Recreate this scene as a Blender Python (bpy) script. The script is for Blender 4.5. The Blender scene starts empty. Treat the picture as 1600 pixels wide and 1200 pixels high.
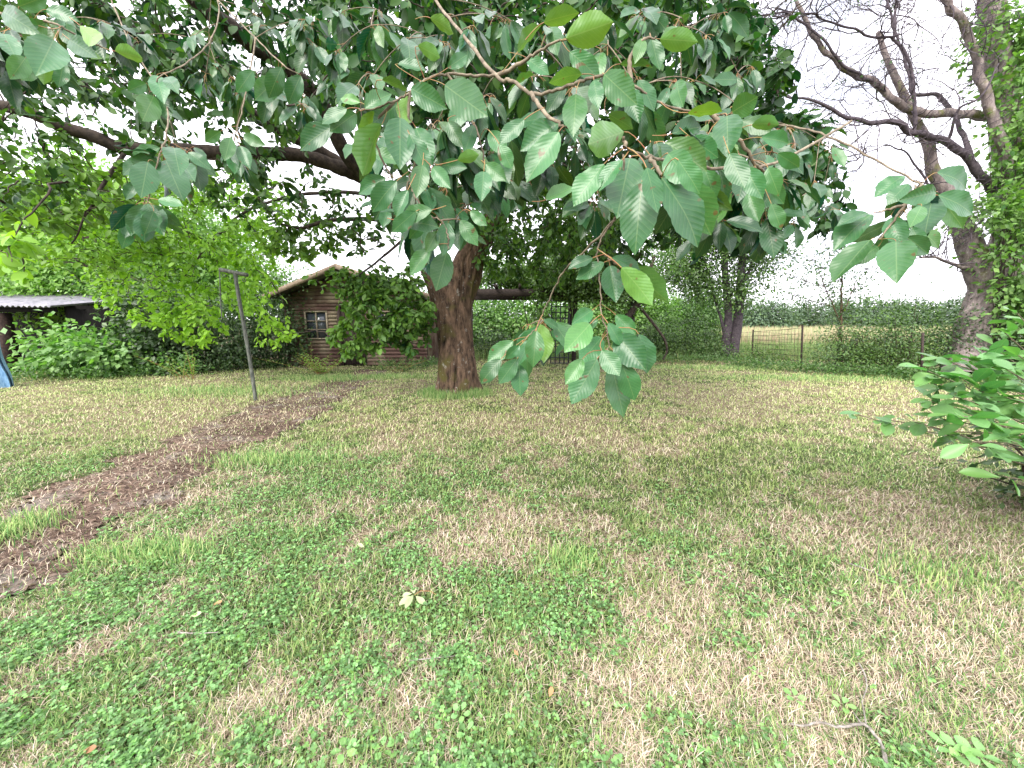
import bpy, math, random
import numpy as np
from mathutils import noise as mnoise, Vector

# ------------------------------------------------------------------ camera, sky, sun, exposure
SC = bpy.context.scene
COL = SC.collection
CAM_H = 1.5
FPX = 600.0                       # focal length in pixels of the 1600 px wide photograph
PITCH = math.atan(100.0 / FPX)
cp, sp_ = math.cos(PITCH), math.sin(PITCH)
cam_d = bpy.data.cameras.new('camera'); cam = bpy.data.objects.new('camera', cam_d); COL.objects.link(cam)
cam_d.sensor_width = 36.0; cam_d.lens = FPX / 1600 * 36
cam_d.clip_start = 0.05; cam_d.clip_end = 3000
cam.location = (0, 0, CAM_H); cam.rotation_euler = (math.pi / 2 - PITCH, 0, 0)
SC.camera = cam
SUN_EL, SUN_AZ = math.radians(42), math.radians(-152)      # azimuth measured from +Y towards +X
W = bpy.data.worlds.new('World'); SC.world = W; W.use_nodes = True
wn, wl = W.node_tree.nodes, W.node_tree.links
wn.clear()
wo = wn.new('ShaderNodeOutputWorld'); bg = wn.new('ShaderNodeBackground')
sky = wn.new('ShaderNodeTexSky'); sky.sky_type = 'NISHITA'; sky.sun_disc = False
sky.sun_elevation = SUN_EL; sky.sun_rotation = SUN_AZ; sky.air_density = 1.0; sky.dust_density = 2.0
tc = wn.new('ShaderNodeTexCoord')
nz = wn.new('ShaderNodeTexNoise'); nz.inputs['Scale'].default_value = 1.6; nz.inputs['Detail'].default_value = 5
mp = wn.new('ShaderNodeMapping'); mp.inputs['Scale'].default_value = (1, 1, 2.2); mp.inputs['Location'].default_value = (0.35, 0.1, 0.2)
cr = wn.new('ShaderNodeValToRGB')
cr.color_ramp.elements[0].position = 0.27; cr.color_ramp.elements[0].color = (0.35, 0.35, 0.35, 1)
cr.color_ramp.elements[1].position = 0.44; cr.color_ramp.elements[1].color = (1, 1, 1, 1)
mx = wn.new('ShaderNodeMix'); mx.data_type = 'RGBA'
mx.inputs[7].default_value = (10.6, 10.4, 11.4, 1)       # white overcast cloud
wl.new(tc.outputs['Generated'], mp.inputs['Vector']); wl.new(mp.outputs['Vector'], nz.inputs['Vector'])
wl.new(nz.outputs['Fac'], cr.inputs['Fac']); wl.new(cr.outputs['Color'], mx.inputs[0])
wl.new(sky.outputs['Color'], mx.inputs[6]); wl.new(mx.outputs[2], bg.inputs['Color'])
bg.inputs['Strength'].default_value = 0.10
wl.new(bg.outputs['Background'], wo.inputs['Surface'])
sl = bpy.data.lights.new('sun', 'SUN'); sl.energy = 2.4; sl.angle = math.radians(38); sl.color = (1, 0.96, 0.88)
so = bpy.data.objects.new('sun', sl); COL.objects.link(so)
sd = Vector((math.sin(SUN_AZ) * math.cos(SUN_EL), math.cos(SUN_AZ) * math.cos(SUN_EL), math.sin(SUN_EL)))
so.rotation_euler = sd.to_track_quat('Z', 'Y').to_euler(); so.location = (0, 0, 30)
SC.view_settings.view_transform = 'Standard'; SC.view_settings.look = 'None'
SC.view_settings.exposure = 1.48; SC.view_settings.gamma = 1.0
SC.cycles.max_bounces = 6; SC.cycles.diffuse_bounces = 3; SC.cycles.glossy_bounces = 2
SC.cycles.transmission_bounces = 4; SC.cycles.transparent_max_bounces = 4
SC.cycles.caustics_reflective = False; SC.cycles.caustics_refractive = False
SC.cycles.sample_clamp_indirect = 4.0

# ------------------------------------------------------------------ helpers
rng = np.random.default_rng(11)
random.seed(5)
A = np.array
UP = A([0, 0, 1.0])
CAMP = A([0, 0, CAM_H])

def ray(px, py):
    u = (px - 800) / FPX; v = (600 - py) / FPX
    return A([u, cp + v * sp_, -sp_ + v * cp])

def P(px, py, z):                 # a point at depth z along the view axis
    return CAMP + ray(px, py) * z

def PY(px, py, y):                # a point on the vertical plane at world y
    r = ray(px, py); return CAMP + r * (y / r[1])

def G(px, py):                    # a point on the ground
    r = ray(px, py); return CAMP + r * (-CAM_H / r[2])

def norm(v):
    return v / np.maximum(np.linalg.norm(v, axis=-1, keepdims=True), 1e-9)

def _hash(ix, iy, s):
    h = (ix.astype(np.int64) * 374761393 + iy.astype(np.int64) * 668265263 + s * 982451653) & 0x7fffffff
    h = ((h ^ (h >> 13)) * 1274126177) & 0x7fffffff
    return ((h ^ (h >> 16)) & 0xffff) / 65535.0

def vnoise(x, y, s=0):
    ix, iy = np.floor(x), np.floor(y); fx, fy = x - ix, y - iy
    fx = fx * fx * (3 - 2 * fx); fy = fy * fy * (3 - 2 * fy)
    a, b = _hash(ix, iy, s), _hash(ix + 1, iy, s); c, d = _hash(ix, iy + 1, s), _hash(ix + 1, iy + 1, s)
    return (a * (1 - fx) + b * fx) * (1 - fy) + (c * (1 - fx) + d * fx) * fy

def fbm(x, y, s=0, o=4):
    r, a, t = 0, 1.0, 0
    for k in range(o):
        r = r + a * vnoise(x * 2 ** k + 17.3 * k, y * 2 ** k - 9.1 * k, s + k); t += a; a *= 0.55
    return r / t

def mesh_np(name, verts, faces, mat, parent=None, tint=None, uv=None, smooth=False, mats=None, midx=None):
    me = bpy.data.meshes.new(name)
    verts = np.asarray(verts, np.float32).reshape(-1, 3)
    if isinstance(faces, np.ndarray): faces = [faces]
    faces = [f for f in faces if len(f)]
    loops = np.concatenate([f.ravel() for f in faces]).astype(np.int32)
    tot = np.concatenate([np.full(len(f), f.shape[1]) for f in faces]).astype(np.int32)
    start = np.concatenate([[0], np.cumsum(tot)[:-1]]).astype(np.int32)
    me.vertices.add(len(verts)); me.vertices.foreach_set('co', verts.ravel())
    me.loops.add(len(loops)); me.loops.foreach_set('vertex_index', loops)
    me.polygons.add(len(tot)); me.polygons.foreach_set('loop_start', start)
    if tint is not None:
        ca = me.color_attributes.new('tint', 'FLOAT_COLOR', 'POINT')
        t = np.ones((len(verts), 4), np.float32); t[:, :tint.shape[1]] = tint
        ca.data.foreach_set('color', t.ravel())
    if uv is not None:
        ul = me.uv_layers.new(name='UVMap')
        ul.data.foreach_set('uv', np.asarray(uv, np.float32)[loops].ravel())
    if mats:
        for m in mats: me.materials.append(m)
        me.polygons.foreach_set('material_index', np.asarray(midx, np.int32))
    else:
        me.materials.append(mat)
    me.update(calc_edges=True)
    if smooth: me.polygons.foreach_set('use_smooth', np.ones(len(tot), bool))
    o = bpy.data.objects.new(name, me); COL.objects.link(o)
    if parent is not None:
        o.parent = parent
        o.matrix_parent_inverse = parent.matrix_world.inverted() if parent.type != 'EMPTY' else \
            __import__('mathutils').Matrix.Translation(-parent.location)
    return o

def tag(o, label=None, cat=None, group=None, kind=None):
    if label: o['label'] = label
    if cat: o['category'] = cat
    if group: o['group'] = group
    if kind: o['kind'] = kind
    return o

def thing(name, loc, label, cat, group=None):
    o = bpy.data.objects.new(name, None); COL.objects.link(o); o.location = [float(c) for c in loc]
    o.empty_display_size = 0.2
    return tag(o, label, cat, group)

class MB:
    """collects boxes, tubes and prisms into one mesh"""
    def __init__(s): s.v = []; s.f4 = []; s.f3 = []; s.n = 0
    def add(s, v, f):
        v = np.asarray(v, float).reshape(-1, 3); f = np.asarray(f)
        (s.f4 if f.shape[1] == 4 else s.f3).append(f + s.n); s.v.append(v); s.n += len(v); return s
    def box(s, lo, hi, jit=0):
        x0, y0, z0 = lo; x1, y1, z1 = hi
        v = A([[x0, y0, z0], [x1, y0, z0], [x1, y1, z0], [x0, y1, z0], [x0, y0, z1], [x1, y0, z1], [x1, y1, z1], [x0, y1, z1]])
        if jit: v = v + rng.normal(0, jit, v.shape)
        return s.add(v, [[0, 3, 2, 1], [4, 5, 6, 7], [0, 1, 5, 4], [1, 2, 6, 5], [2, 3, 7, 6], [3, 0, 4, 7]])
    def hexa(s, v):               # eight corners, bottom ring then top ring
        return s.add(v, [[0, 3, 2, 1], [4, 5, 6, 7], [0, 1, 5, 4], [1, 2, 6, 5], [2, 3, 7, 6], [3, 0, 4, 7]])
    def beam(s, a, b, w, h):
        a, b = A(a, float), A(b, float); d = norm(b - a)
        ref = UP if abs(d[2]) < 0.9 else A([0, 1.0, 0])
        sd_ = norm(np.cross(d, ref)); u = np.cross(sd_, d)
        c = [(-1, -1), (1, -1), (1, 1), (-1, 1)]
        return s.hexa([a + sd_ * w / 2 * i + u * h / 2 * j for i, j in c] + [b + sd_ * w / 2 * i + u * h / 2 * j for i, j in c])
    def tubes(s, paths, radii, sides=6, cap=True):
        v, f = tubes(paths, radii, sides); s.add(v, f)
        return s
    def build(s, name, mat, parent=None, smooth=False):
        fs = []
        if s.f4: fs.append(np.concatenate(s.f4))
        if s.f3: fs.append(np.concatenate(s.f3))
        return mesh_np(name, np.concatenate(s.v), fs, mat, parent, smooth=smooth)

def tubes(paths, radii, sides=5):
    """batch of tubes: paths (n,k,3), radii (n,k)"""
    paths = np.asarray(paths, float); radii = np.asarray(radii, float)
    if paths.ndim == 2: paths = paths[None]; radii = radii[None]
    n, k, _ = paths.shape
    T = norm(np.gradient(paths, axis=1))
    over = norm(paths[:, -1] - paths[:, 0])
    ref = np.zeros((n, 3)); ref[np.arange(n), np.argmin(np.abs(over), axis=1)] = 1
    S = norm(np.cross(T, ref[:, None, :])); N = np.cross(S, T)
    th = np.arange(sides) / sides * 2 * math.pi
    ring = S[:, :, None] * np.cos(th)[None, None, :, None] + N[:, :, None] * np.sin(th)[None, None, :, None]
    v = paths[:, :, None] + ring * radii[:, :, None, None]
    i = np.arange(n)[:, None, None] * (k * sides); j = np.arange(k - 1)[None, :, None] * sides; a = np.arange(sides)[None, None, :]
    b = (a + 1) % sides
    f = np.stack([i + j + a, i + j + b, i + j + sides + b, i + j + sides + a], -1).reshape(-1, 4)
    return v.reshape(-1, 3), f

def smooth_path(pts, per=6):
    p = A(pts, float); p = np.vstack([2 * p[0] - p[1], p, 2 * p[-1] - p[-2]]); out = []
    for i in range(1, len(p) - 2):
        for t in np.arange(per) / per:
            out.append(0.5 * ((2 * p[i]) + (-p[i - 1] + p[i + 1]) * t + (2 * p[i - 1] - 5 * p[i] + 4 * p[i + 1] - p[i + 2]) * t * t
                              + (-p[i - 1] + 3 * p[i] - 3 * p[i + 1] + p[i + 2]) * t ** 3))
    out.append(p[-2]); return A(out)

# ------------------------------------------------------------------ materials
def mat_new(name):
    m = bpy.data.materials.new(name); m.use_nodes = True; nt = m.node_tree; nt.nodes.clear()
    out = nt.nodes.new('ShaderNodeOutputMaterial'); return m, nt.nodes, nt.links, out

def mixc(n, l, fac, a, b, typ='MIX'):
    m = n.new('ShaderNodeMix'); m.data_type = 'RGBA'; m.blend_type = typ
    for s, val in ((0, fac), (6, a), (7, b)):
        if hasattr(val, 'is_linked') or isinstance(val, bpy.types.NodeSocket): l.new(val, m.inputs[s])
        elif s == 0: m.inputs[0].default_value = val
        else: m.inputs[s].default_value = (*val, 1) if len(val) == 3 else val
    return m.outputs[2]

def math_(n, l, op, a, b=None, c=None):
    m = n.new('ShaderNodeMath'); m.operation = op
    for i, v in enumerate((a, b, c)):
        if v is None: continue
        if isinstance(v, bpy.types.NodeSocket): l.new(v, m.inputs[i])
        else: m.inputs[i].default_value = v
    return m.outputs[0]

def ramp(n, l, fac, stops):
    r = n.new('ShaderNodeValToRGB'); e = r.color_ramp.elements
    while len(e) < len(stops): e.new(0.5)
    for k, (p, c) in enumerate(stops): e[k].position = p; e[k].color = (*c, 1)
    l.new(fac, r.inputs['Fac']); return r.outputs['Color']

def ntex(n, l, scale, detail=4, vec=None, rough=0.55):
    t = n.new('ShaderNodeTexNoise'); t.inputs['Scale'].default_value = scale; t.inputs['Detail'].default_value = detail
    t.inputs['Roughness'].default_value = rough
    if vec is not None: l.new(vec, t.inputs['Vector'])
    return t.outputs['Fac']

def leaf_mat(name, front, back, yellow=(0.15, 0.27, 0.025), trans=0.35, rough=0.42, veins=False, spec=0.5, tcol=None):
    m, n, l, out = mat_new(name)
    at = n.new('ShaderNodeAttribute'); at.attribute_name = 'tint'
    sep = n.new('ShaderNodeSeparateColor'); l.new(at.outputs['Color'], sep.inputs['Color'])
    geo = n.new('ShaderNodeNewGeometry')
    base = mixc(n, l, geo.outputs['Backfacing'], front, back)
    base = mixc(n, l, sep.outputs['Green'], base, yellow)
    vm = n.new('ShaderNodeVectorMath'); vm.operation = 'SCALE'
    l.new(base, vm.inputs[0]); l.new(sep.outputs['Red'], vm.inputs['Scale'])
    colr = vm.outputs['Vector']
    bs = n.new('ShaderNodeBsdfPrincipled'); bs.inputs['Roughness'].default_value = rough
    bs.inputs['Specular IOR Level'].default_value = spec
    if veins:
        uvn = n.new('ShaderNodeUVMap'); uvn.uv_map = 'UVMap'
        sx = n.new('ShaderNodeSeparateXYZ'); l.new(uvn.outputs['UV'], sx.inputs[0])
        au = math_(n, l, 'ABSOLUTE', sx.outputs['X'])
        ph = math_(n, l, 'SUBTRACT', math_(n, l, 'MULTIPLY', sx.outputs['Y'], 11.0), math_(n, l, 'MULTIPLY', au, 3.2))
        fr = math_(n, l, 'FRACT', ph)
        tri = math_(n, l, 'ABSOLUTE', math_(n, l, 'SUBTRACT', fr, 0.5))          # 0.5 at the vein, 0 midway
        lat = math_(n, l, 'GREATER_THAN', tri, 0.445)
        mid = math_(n, l, 'LESS_THAN', au, 0.035)
        vein = math_(n, l, 'MAXIMUM', math_(n, l, 'MULTIPLY', lat, 0.55), mid)
        gn = ntex(n, l, 60, 3)
        colr = mixc(n, l, math_(n, l, 'MULTIPLY', gn, 0.35), colr, tuple(c * 0.55 for c in front))
        lightv = mixc(n, l, 0.5, colr, (0.30, 0.40, 0.18))
        colr = mixc(n, l, math_(n, l, 'MULTIPLY', vein, 0.32), colr, lightv)
        spn = ntex(n, l, 38, 2, None, 0.4); tcn = n.new('ShaderNodeTexCoord'); l.new(tcn.outputs['Object'], spn.node.inputs['Vector'])
        colr = mixc(n, l, ramp(n, l, spn, [(0.70, (0, 0, 0)), (0.735, (0.8, 0.8, 0.8))]), colr, (0.10, 0.06, 0.025))
        hgt = math_(n, l, 'SUBTRACT', math_(n, l, 'COSINE', math_(n, l, 'MULTIPLY', ph, 6.283)), math_(n, l, 'MULTIPLY', mid, 3.0))
        hgt = math_(n, l, 'MULTIPLY', hgt, -1.0)
        bp = n.new('ShaderNodeBump'); bp.inputs['Strength'].default_value = 0.12; bp.inputs['Distance'].default_value = 0.001
        l.new(hgt, bp.inputs['Height']); l.new(bp.outputs['Normal'], bs.inputs['Normal'])
    l.new(colr, bs.inputs['Base Color'])
    tr = n.new('ShaderNodeBsdfTranslucent')
    tc_ = mixc(n, l, 1.0, colr, tcol or (1.9, 2.1, 0.75), 'MULTIPLY'); l.new(tc_, tr.inputs['Color'])
    ms = n.new('ShaderNodeMixShader'); ms.inputs[0].default_value = trans
    l.new(bs.outputs[0], ms.inputs[1]); l.new(tr.outputs[0], ms.inputs[2]); l.new(ms.outputs[0], out.inputs['Surface'])
    return m

def bark_mat(name, dark, light, moss=None, sx=10, sz=2.0, bump=0.02, mossamt=0.5, lichen=0.0):
    m, n, l, out = mat_new(name)
    t = n.new('ShaderNodeTexCoord'); mpn = n.new('ShaderNodeMapping'); mpn.inputs['Scale'].default_value = (sx, sx, sz)
    l.new(t.outputs['Object'], mpn.inputs['Vector'])
    f = ntex(n, l, 1.0, 8, mpn.outputs['Vector'], 0.68)
    c = ramp(n, l, f, [(0.34, dark), (0.52, tuple((a + b) / 2 for a, b in zip(dark, light))), (0.68, light)])
    if moss:
        f2 = ntex(n, l, 2.3, 6, t.outputs['Object'])
        k = ramp(n, l, f2, [(0.62 - mossamt * 0.25, (0, 0, 0)), (0.72 - mossamt * 0.2, (1, 1, 1))])
        c = mixc(n, l, k, c, moss)
    if lichen:
        f3 = ntex(n, l, 9.0, 5, t.outputs['Object'], 0.7)
        k3 = ramp(n, l, f3, [(0.60, (0, 0, 0)), (0.66, (lichen, lichen, lichen))])
        c = mixc(n, l, k3, c, (0.42, 0.42, 0.38))
    bs = n.new('ShaderNodeBsdfPrincipled'); bs.inputs['Roughness'].default_value = 0.9; bs.inputs['Specular IOR Level'].default_value = 0.25
    bp = n.new('ShaderNodeBump'); bp.inputs['Strength'].default_value = 0.9; bp.inputs['Distance'].default_value = bump
    l.new(f, bp.inputs['Height']); l.new(bp.outputs['Normal'], bs.inputs['Normal'])
    l.new(c, bs.inputs['Base Color']); l.new(bs.outputs[0], out.inputs['Surface']); return m

def simple_mat(name, a, b, scale=20, rough=0.8, stretch=(1, 1, 1), bump=0.003, metal=0.0, detail=5, third=None):
    m, n, l, out = mat_new(name)
    t = n.new('ShaderNodeTexCoord'); mpn = n.new('ShaderNodeMapping'); mpn.inputs['Scale'].default_value = stretch
    l.new(t.outputs['Object'], mpn.inputs['Vector'])
    f = ntex(n, l, scale, detail, mpn.outputs['Vector'], 0.65)
    c = ramp(n, l, f, [(0.35, a), (0.65, b)])
    if third:
        f2 = ntex(n, l, 1.7, 5, t.outputs['Object'])
        c = mixc(n, l, ramp(n, l, f2, [(0.48, (0, 0, 0)), (0.66, (0.8, 0.8, 0.8))]), c, third)
    bs = n.new('ShaderNodeBsdfPrincipled'); bs.inputs['Roughness'].default_value = rough; bs.inputs['Metallic'].default_value = metal
    bs.inputs['Specular IOR Level'].default_value = 0.3
    bp = n.new('ShaderNodeBump'); bp.inputs['Strength'].default_value = 0.6; bp.inputs['Distance'].default_value = bump
    l.new(f, bp.inputs['Height']); l.new(bp.outputs['Normal'], bs.inputs['Normal'])
    l.new(c, bs.inputs['Base Color']); l.new(bs.outputs[0], out.inputs['Surface']); return m

def blade_mat(name, trans=0.25):
    m, n, l, out = mat_new(name)
    at = n.new('ShaderNodeAttribute'); at.attribute_name = 'tint'
    bs = n.new('ShaderNodeBsdfPrincipled'); bs.inputs['Roughness'].default_value = 0.6; bs.inputs['Specular IOR Level'].default_value = 0.25
    tr = n.new('ShaderNodeBsdfTranslucent'); ms = n.new('ShaderNodeMixShader'); ms.inputs[0].default_value = trans
    l.new(at.outputs['Color'], bs.inputs['Base Color']); l.new(at.outputs['Color'], tr.inputs['Color'])
    l.new(bs.outputs[0], ms.inputs[1]); l.new(tr.outputs[0], ms.inputs[2]); l.new(ms.outputs[0], out.inputs['Surface']); return m

M_CH = leaf_mat('cherry_leaf', (0.004, 0.056, 0.034), (0.034, 0.115, 0.040), trans=0.16, rough=0.32, veins=True, spec=0.45, tcol=(3.0, 2.6, 0.7))
M_CHF = leaf_mat('cherry_leaf_crown', (0.008, 0.040, 0.016), (0.026, 0.075, 0.020), trans=0.28, rough=0.48, spec=0.28, tcol=(2.3, 2.5, 0.8))
M_SHR = leaf_mat('shrub_leaf', (0.050, 0.120, 0.042), (0.095, 0.165, 0.065), trans=0.33, rough=0.5, spec=0.4)
M_DRK = leaf_mat('dark_leaf', (0.016, 0.042, 0.013), (0.034, 0.066, 0.024), trans=0.22, rough=0.45)
M_NEARS = leaf_mat('broad_leaf', (0.045, 0.155, 0.055), (0.10, 0.21, 0.08), trans=0.30, rough=0.42, veins=True)
M_HEDGE = leaf_mat('hedge_leaf', (0.075, 0.125, 0.085), (0.09, 0.14, 0.09), trans=0.2, rough=0.6, spec=0.3)  # haze of distance put into the colour as a paler bluish green
M_BARK = bark_mat('cherry_bark', (0.008, 0.0055, 0.004), (0.20, 0.13, 0.085), moss=(0.085, 0.075, 0.022), sx=13, sz=3.2, bump=0.06, mossamt=0.3, lichen=0.45)
M_LIMB = bark_mat('limb_bark', (0.020, 0.016, 0.014), (0.085, 0.065, 0.05), sx=14, sz=14, bump=0.015)
M_TWIG = bark_mat('twig_bark', (0.09, 0.07, 0.05), (0.30, 0.25, 0.18), sx=30, sz=30, bump=0.002)
M_PET = simple_mat('petiole', (0.30, 0.11, 0.06), (0.30, 0.24, 0.08), 40, 0.5)
M_OLD = bark_mat('old_grey_bark', (0.07, 0.055, 0.055), (0.30, 0.25, 0.235), moss=(0.14, 0.14, 0.06), sx=9, sz=2.5, bump=0.04, mossamt=0.2, lichen=0.5)
M_OLDT = bark_mat('old_twig_bark', (0.032, 0.026, 0.034), (0.12, 0.098, 0.11), sx=14, sz=14, bump=0.01)
M_GRASS = blade_mat('grass_blades', 0.28)
M_STRAW = blade_mat('dry_blades', 0.15)

# ------------------------------------------------------------------ leaves
def template(nt, ns, outline, serr=0.0):
    t = np.linspace(0, 1, nt + 1); s = np.linspace(-1, 1, ns + 1)
    w = outline(t)
    if serr: w = w * (1 + serr * np.where(np.arange(nt + 1) % 2 == 0, 1, -1)); w[0] = w[-1] = 0
    w = np.maximum(w, 0.012)
    T, S = np.meshgrid(t, s, indexing='ij'); Wd = np.repeat(w[:, None], ns + 1, 1)
    f = []
    for i in range(nt):
        for j in range(ns):
            a = i * (ns + 1) + j; f.append([a, a + 1, a + ns + 2, a + ns + 1])
    return T.ravel(), S.ravel(), Wd.ravel(), A(f)

def o_cherry(t): return np.clip(np.sin(math.pi * t ** 1.05) ** 0.66 * (1 - 0.45 * np.clip((t - 0.78) / 0.22, 0, 1) ** 0.8), 0, 1)
def o_obov(t): return np.clip(np.sin(math.pi * t ** 1.35) ** 0.75, 0, 1)
TPL_HI = template(18, 4, o_cherry, 0.022)
TPL_MID = template(5, 2, o_cherry)
TPL_OBO = template(10, 4, o_obov)
TPL_LOW = (A([0, 0.45, 0.55, 1.0]), A([0, -1, 1, 0]), A([0.02, 1, 1, 0.02]), A([[0, 2, 3, 1]]))
TPL_LOW = (A([0, 0.5, 0.5, 0.5, 1.0]), A([0, -1, 0, 1, 0.]), A([0.0, 1, 1, 1, 0.0]), A([[0, 2, 4, 1], [0, 3, 4, 2]]))
TPL_LOW = (TPL_LOW[0], TPL_LOW[1], TPL_LOW[2], TPL_LOW[3])

def leaves(name, B, D, N, L, Wd, mat, parent=None, tpl=TPL_LOW, fold=0.22, curl=0.12, bright=None, yellow=None, wave=0.0, smooth=True):
    B = np.asarray(B, float); n = len(B)
    D = norm(np.asarray(D, float)); N = np.asarray(N, float)
    S = norm(np.cross(D, N)); N2 = np.cross(S, D)
    L = np.broadcast_to(L, (n,)); Wd = np.broadcast_to(Wd, (n,))
    T, Sx, Wt, F = tpl
    k = len(T)
    cu = curl * (0.5 + rng.random(n)); fo = fold * (0.4 + 1.2 * rng.random(n)); tw = rng.normal(0, 0.25, n)
    half = Wd[:, None] / 2 * Sx[None] * Wt[None]
    h = np.abs(half) * fo[:, None] - cu[:, None] * L[:, None] * T[None] ** 2 + half * tw[:, None] * T[None]
    if wave:
        ph = rng.random(n) * 6.28
        h = h + wave * Wd[:, None] * np.sin(T[None] * 17 + ph[:, None] + np.sign(Sx)[None]) * np.abs(Sx)[None] ** 2 * Wt[None]
        h = h + wave * 0.7 * L[:, None] * np.sin(T[None] * 5 + ph[:, None])  * T[None]
    v = B[:, None] + D[:, None] * (L[:, None] * T[None])[..., None] + S[:, None] * half[..., None] + N2[:, None] * h[..., None]
    f = (F[None] + (np.arange(n) * k)[:, None, None]).reshape(-1, F.shape[1])
    br = rng.normal(1, 0.16, n) if bright is None else bright * rng.normal(1, 0.16, n)
    ye = np.clip(rng.normal(0.06, 0.10, n), 0, 1) if yellow is None else np.clip(yellow + rng.normal(0, 0.1, n), 0, 1)
    tint = np.stack([np.repeat(np.clip(br, 0.4, 1.8), k), np.repeat(ye, k), np.zeros(n * k)], -1)
    uv = np.stack([np.tile(Sx * Wt, n), np.tile(T, n)], -1)
    # face order so that the front looks along N
    return mesh_np(name, v.reshape(-1, 3), f[:, ::-1], mat, parent, tint=tint, uv=uv, smooth=smooth)

def rdir(n):
    return norm(rng.normal(0, 1, (n, 3)))

# ------------------------------------------------------------------ ground
def hgt(x, y):
    x = np.asarray(x, float); y = np.asarray(y, float)
    return 0.035 * (fbm(x * 0.45, y * 0.45, 3, 2) - 0.5) + 0.016 * (fbm(x * 3, y * 3, 5, 2) - 0.5)

def Gh(px, py):
    g = G(px, py); g[2] = float(hgt(g[0], g[1])); return g

PATH_PX_UP = [(-260, 900), (-60, 835), (60, 772), (170, 728), (290, 672), (380, 640), (450, 618), (520, 594), (560, 577)]
PATH_PX_LO = [(-260, 1060), (-60, 975), (60, 918), (180, 830), (300, 765), (370, 705), (470, 662), (560, 612), (600, 577)]
PU = smooth_path([G(*p)[:2].tolist() + [0] for p in PATH_PX_UP], 6)[:, :2]
PL = smooth_path([G(*p)[:2].tolist() + [0] for p in PATH_PX_LO], 6)[:, :2]
def in_poly(x, y, poly):
    c = np.zeros(np.shape(x), bool); n = len(poly)
    for i in range(n):
        x0, y0 = poly[i]; x1, y1 = poly[(i + 1) % n]
        if y0 == y1: continue
        c ^= ((y0 > y) != (y1 > y)) & (x < (x1 - x0) * (y - y0) / (y1 - y0) + x0)
    return c
PPOLY = np.vstack([PU, PL[::-1]])
def on_path(x, y):
    w = 0.34
    return in_poly(x + w * (fbm(x * 3, y * 3, 41, 3) - 0.5) * 2, y + w * (fbm(x * 3, y * 3, 43, 3) - 0.5) * 2, PPOLY)

DRY = [(830, 790, .55, 1), (940, 700, .9, .7), (1000, 1000, .28, 1), (1110, 1010, .4, 1.1), (1190, 1080, .3, .9), (1420, 900, .5, .9), (1480, 990, .4, .9),
       (1340, 770, .7, .8), (550, 1150, .2, .9), (1150, 640, 2.0, .6), (1400, 640, 2.2, .9), (620, 600, 1.5, .8), (820, 640, 1.3, .6), (150, 618, 3.0, 1.1),
       (300, 640, 1.5, .7), (1540, 1030, .35, .9), (950, 1150, .25, .7), (700, 680, 1.2, .5), (1060, 900, .4, .6), (90, 1180, .2, .6), (1250, 850, .4, .5), (330, 1190, .12, .9),
       (1300, 610, 2.0, .8), (880, 600, 2, .5), (420, 655, .8, .7), (1500, 850, .5, .7)]
GRN = [(250, 1000, .5, 1), (400, 850, .6, .9), (120, 1110, .35, .9), (640, 960, .3, .9), (900, 880, .3, .6), (1250, 700, 1.2, .7), (450, 760, .6, .8), (620, 730, .7, .7),
       (60, 720, 1.2, .8), (500, 640, .8, .7), (1150, 820, .5, .7), (200, 590, 1.5, .4), (730, 635, .6, .9), (350, 1080, .4, .9), (760, 1050, .25, .5), (1350, 900, .3, .6),
       (1560, 760, .8, .8), (350, 620, 1.2, .4), (1000, 620, 1.5, .3), (480, 960, .4, .7), (700, 850, .5, .4)]
def dryness(x, y):
    v = 0.47 + 0.9 * (fbm(x * 0.8, y * 0.8, 21, 4) - 0.5) + 1.25 * (fbm(x * 4.5, y * 4.5, 27, 4) - 0.5) + 0.75 * (fbm(x * 14, y * 14, 29, 2) - 0.5)
    for px, py, r, a in DRY:
        g = G(px, py); v = v + 0.24 * a * np.exp(-((x - g[0]) ** 2 + (y - g[1]) ** 2) / (r * r))
    for px, py, r, a in GRN:
        g = G(px, py); v = v - 0.24 * a * np.exp(-((x - g[0]) ** 2 + (y - g[1]) ** 2) / (r * r))
    return np.clip(v, 0, 1)

def axis(fine0, fine1, step, far, g=1.25):
    a = list(np.arange(fine0, fine1 + 1e-6, step)); s = step
    while a[-1] < far: s *= g; a.append(a[-1] + s)
    s = step
    while a[0] > -far: s *= g; a.insert(0, a[0] - s)
    return A(a)
gx = axis(-16, 16, 0.10, 700); gy = axis(0.2, 16, 0.10, 700)
X, Y = np.meshgrid(gx, gy, indexing='ij'); nx, ny = X.shape
Z = hgt(X, Y); pm = on_path(X, Y).astype(float); dr = dryness(X, Y)
Z = Z - 0.012 * pm
ii = (np.arange(nx - 1)[:, None] * ny + np.arange(ny - 1)[None]).ravel()
gf = np.stack([ii, ii + ny, ii + ny + 1, ii + 1], -1)
m, n, l, out = mat_new('lawn_soil')
at = n.new('ShaderNodeAttribute'); at.attribute_name = 'tint'
sep = n.new('ShaderNodeSeparateColor'); l.new(at.outputs['Color'], sep.inputs['Color'])
t = n.new('ShaderNodeTexCoord')
f1 = ntex(n, l, 45, 6, t.outputs['Object'], 0.7); f2 = ntex(n, l, 9, 6, t.outputs['Object'], 0.7)
thatch = ramp(n, l, f1, [(0.36, (0.060, 0.045, 0.028)), (0.52, (0.20, 0.155, 0.10)), (0.66, (0.50, 0.42, 0.29))])
moss = ramp(n, l, f1, [(0.36, (0.028, 0.042, 0.016)), (0.55, (0.085, 0.115, 0.040)), (0.68, (0.15, 0.18, 0.08))])
fac = math_(n, l, 'ADD', sep.outputs['Red'], math_(n, l, 'MULTIPLY', math_(n, l, 'SUBTRACT', f2, 0.5), 1.2))
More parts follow.
